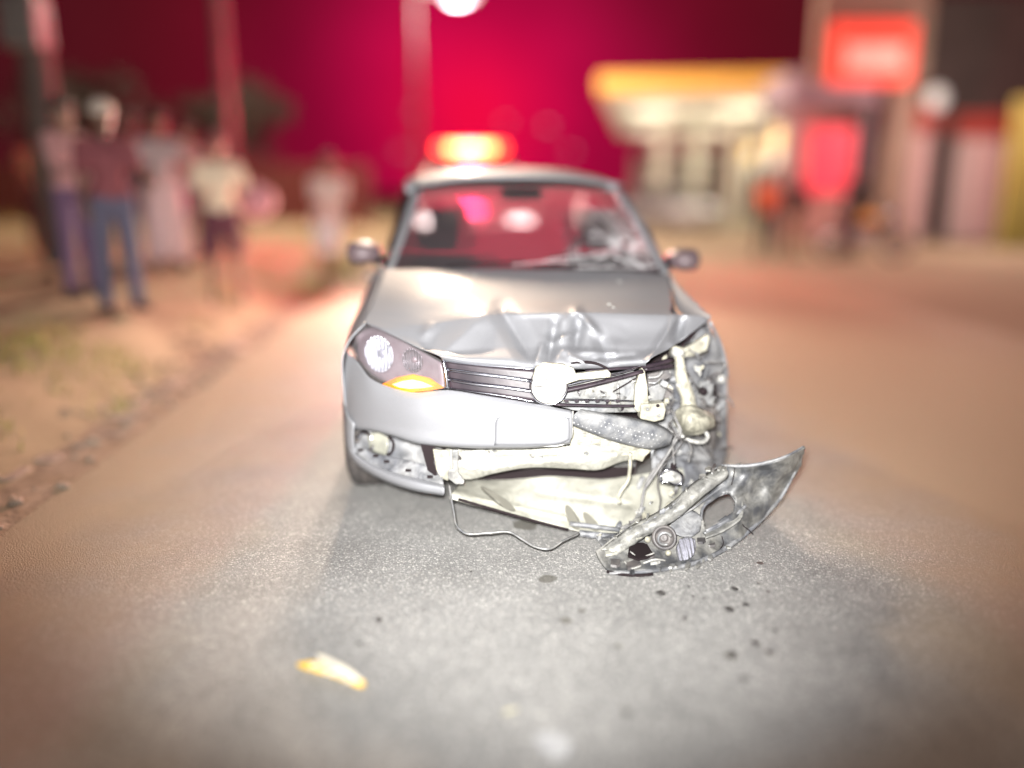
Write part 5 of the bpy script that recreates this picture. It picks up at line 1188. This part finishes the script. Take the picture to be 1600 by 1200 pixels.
    melt('shirt', shirt, .016, top, t); melt('skirt' if legwear == 'skirt' else 'shorts' if legwear == 'shorts' else 'trousers', trou, .016, bottom, t)
    for q in range(2): melt('shoe', [shoe[q]], .012, shoes, t)
    for sg in (-1, 1): MB().ball(K(hd + V((sg * .033, -.076, .018))), .012 * k, 8, 6).out('eye', EYEM, bd_, smooth=True)
    MB().ball(K(hd + V((0, -.082, -.052))), (.024 * k, .008 * k, .006 * k), 8, 6).out('mouth', M('lips', (.2, .07, .06), rough=.5) if 'lips' not in MATS else MATS['lips'], bd_, smooth=True)
    hm = MB().ball(K(hd + V((0, .022, .058))), (.097 * k, .10 * k, .082 * k), 14, 9)
    hm.out('hair', HAIRM, t, smooth=True)
    if cap is not None:
        c_ = MB().ball(K(hd + V((0, .015, .075))), (.103 * k, .108 * k, .085 * k), 14, 9)
        c_.box(K(hd + V((0, -.12, .075))), (.15 * k, .12 * k, .012 * k)); c_.out('cap', cap, t, smooth=True)
    return t
GL, GRR = 'onlookers on the left bank', 'onlookers by the fuel station'
def onbank(x, y, Y):
    q = PY(x, 300, Y); c, s_ = math.cos(-RYAW), math.sin(-RYAW)
    a = q[0] * c - Y * s_; b = q[0] * s_ + Y * c
    return (q[0], Y, max(0, bankh(a, b)))
PINKT, REDT, GREYT, CREAMT, WHITET = cloth('pink_cloth', (.55, .30, .29)), cloth('red_cloth', (.22, .06, .07)), cloth('grey_cloth', (.50, .40, .40)), cloth('cream_cloth', (.80, .68, .50)), cloth('white_cloth', (.86, .82, .82))
PURT, BLUET, PALEP, MAROON, TANT, ORGV, BLKT = cloth('purple_cloth', (.17, .10, .18)), cloth('blue_grey_cloth', (.11, .105, .16)), cloth('pale_pink_cloth', (.78, .56, .56)), cloth('maroon_cloth', (.13, .04, .06)), cloth('tan_cloth', (.36, .24, .13)), cloth('orange_cloth', (.75, .17, .04)), cloth('black_cloth', (.035, .025, .028))
person(onbank(112, 0, 6.9), 1.62, 1.2, 'person in a dull pink top and dark purple trousers', PINKT, PURT, BLKT, SKIN, GL, sleeve='long', arms=((.35, .12), (.1, .1)), elbows=(1.2, .3))
person(onbank(172, 0, 6.6), 1.66, .7, 'person in a red top and blue grey jeans with a pale cap', REDT, BLUET, BLKT, SKIND, GL, cap=cloth('pale_cap', (.55, .47, .40)), arms=((.2, .15), (.5, .1)), elbows=(.3, 1.0))
person(onbank(256, 0, 9.2), 1.72, .5, 'person in a grey shirt and long pale pink skirt', GREYT, PALEP, BLKT, SKIN, GL, legwear='skirt', arms=((.1, .12), (.6, .1)), elbows=(.2, 1.1))
person(onbank(343, 0, 8.5), 1.74, .35, 'tall person in a cream shirt, dark shorts and a red cap carrying a pink bag', CREAMT, MAROON, BLKT, SKIN, GL, legwear='shorts', cap=REDT, arms=((.1, .1), (.25, .35)), elbows=(.3, .3), legs=((.15, .07), (-.12, .07)))
person(onbank(508, 0, 11.2), 1.93, .55, 'person in white shorts leaning and stepping off the kerb beside the door mirror', cloth('pale_shirt', (.74, .60, .55)), WHITET, BLKT, SKIN, GL, legwear='shorts', lean=.28, arms=((.5, .1), (-.4, .1)), elbows=(.5, .4), legs=((.42, .05), (-.38, .05)), knees=(.15, .45))
person(onbank(60, 0, 11.5), 1.70, 1.0, 'person in a tan top behind the crowd near the utility pole', TANT, BLKT, BLKT, SKIND, GL, arms=((.1, .1), (.1, .1)))
person(onbank(212, 0, 9.6), 1.76, .9, 'person in a dark maroon shirt half hidden behind the pale cap', MAROON, BLUET, BLKT, SKIND, GL, sleeve='long', arms=((.4, .1), (.2, .1)), elbows=(1.1, .4))
person(onbank(298, 0, 10.6), 1.70, -.3, 'person in a pale top and dark trousers behind the long pink skirt', cloth('faded_cloth', (.60, .46, .42)), PURT, BLKT, SKIN, GL, arms=((.1, .1), (.5, .1)), elbows=(.3, 1.3))
q = PY(402, 318, 8.2)
bg_ = melt('carrier_bag', [((0, 0, 0), (.05, 0, .03), .17, .15), ((0, 0, .1), (.02, 0, .2), .10, .035)], .02, cloth('pink_plastic', (.62, .26, .28)), None)
bg_.location = q; tag(bg_, 'bulging pink carrier bag held beside the cream shirted person', 'bag')
def atg(x, Y): q = PY(x, 300, Y); return (q[0], Y, 0)
person(atg(1203, 17.0), 1.74, -.5, 'person in an orange vest and dark trousers, nearest the kiosk corner', ORGV, BLKT, BLKT, SKIND, GRR, arms=((.2, .1), (.2, .1)), elbows=(.4, .4), legs=((.15, .05), (-.2, .05)))
person(atg(1243, 17.0), 1.74, .2, 'person in a dark shirt and tan trousers standing before the red banner', BLKT, TANT, BLKT, SKIN, GRR, sleeve='long', arms=((.3, .12), (.3, .12)), elbows=(1.0, 1.0))
person(atg(1334, 17.2), 1.9, .5, 'person in black standing behind the parked motorbike', BLKT, BLKT, BLKT, SKIN, GRR, sleeve='long', arms=((.5, .15), (.4, .1)), elbows=(.6, .5))
# motorbike
mk = empty('motorbike', atg(1356, 16.6), 1.0, 'black motorbike with a yellow tank parked by the kiosk', 'motorbike')
for y in (-.62, .62):
    w = MB().lathe((0, y, .30), [(.2, -.02), (.23, -.03), (.25, -.02), (.25, .02), (.23, .03), (.2, .02)], 'x', 24).out('wheel', STEEL, mk, smooth=True)
    MB().lathe((0, y, .30), [(.235, -.04), (.28, -.045), (.305, -.02), (.305, .02), (.28, .045), (.235, .04)], 'x', 28).out('tyre', RUBBER, w, smooth=True)
    sp = MB()
    for k in range(10): a = k * math.pi / 5; sp.tube([(0, y, .3), (0, y + .23 * math.cos(a), .3 + .23 * math.sin(a))], .006, 5)
    kind(sp.out('spokes', STEEL, w), 'stuff')
MB().tube([(0, -.62, .30), (0, -.50, .62), (0, -.38, .98)], .03, 8).out('fork', CHROME, mk, smooth=True)
MB().tube([(-.34, -.28, 1.04), (-.2, -.36, 1.0), (0, -.38, .99), (.2, -.36, 1.0), (.34, -.28, 1.04)], .014, 8).out('handlebar', DARK, mk, smooth=True)
MB().tube([(0, -.42, .86), (0, -.2, .5), (0, .25, .42), (0, .62, .30)], [.04, .05, .05, .025], 8).out('frame', DARK, mk, smooth=True)
MB().box((0, .0, .46), (.26, .42, .30)).out('engine', STEEL, mk, bevel=.05)
MB().ball((0, -.12, .80), (.14, .26, .13), 14, 9).out('fuel_tank', M('yellow_tank', (.65, .38, .04), rough=.3, coat=.5), mk, smooth=True)
MB().tube([(0, .08, .80), (0, .35, .79), (0, .68, .86)], [.09, .12, .08], 10, flat=.6).out('seat', BLKT, mk, smooth=True)
MB().lathe((0, -.5, .88), [(0, -.08), (.08, -.07), (.09, 0), (.05, .08), (0, .09)], 'y', 16).out('headlight', DARK, mk, smooth=True)
MB().tube([(.12, .1, .36), (.14, .5, .38), (.14, .75, .42)], [.03, .045, .04], 8).out('exhaust', CHROME, mk, smooth=True)
MB().tube([(0, -.86, .52), (0, -.66, .64), (0, -.44, .60)], .045, 8, flat=.4).out('mudguard', M('yellow_guard', (.6, .36, .05), rough=.35), mk, smooth=True)
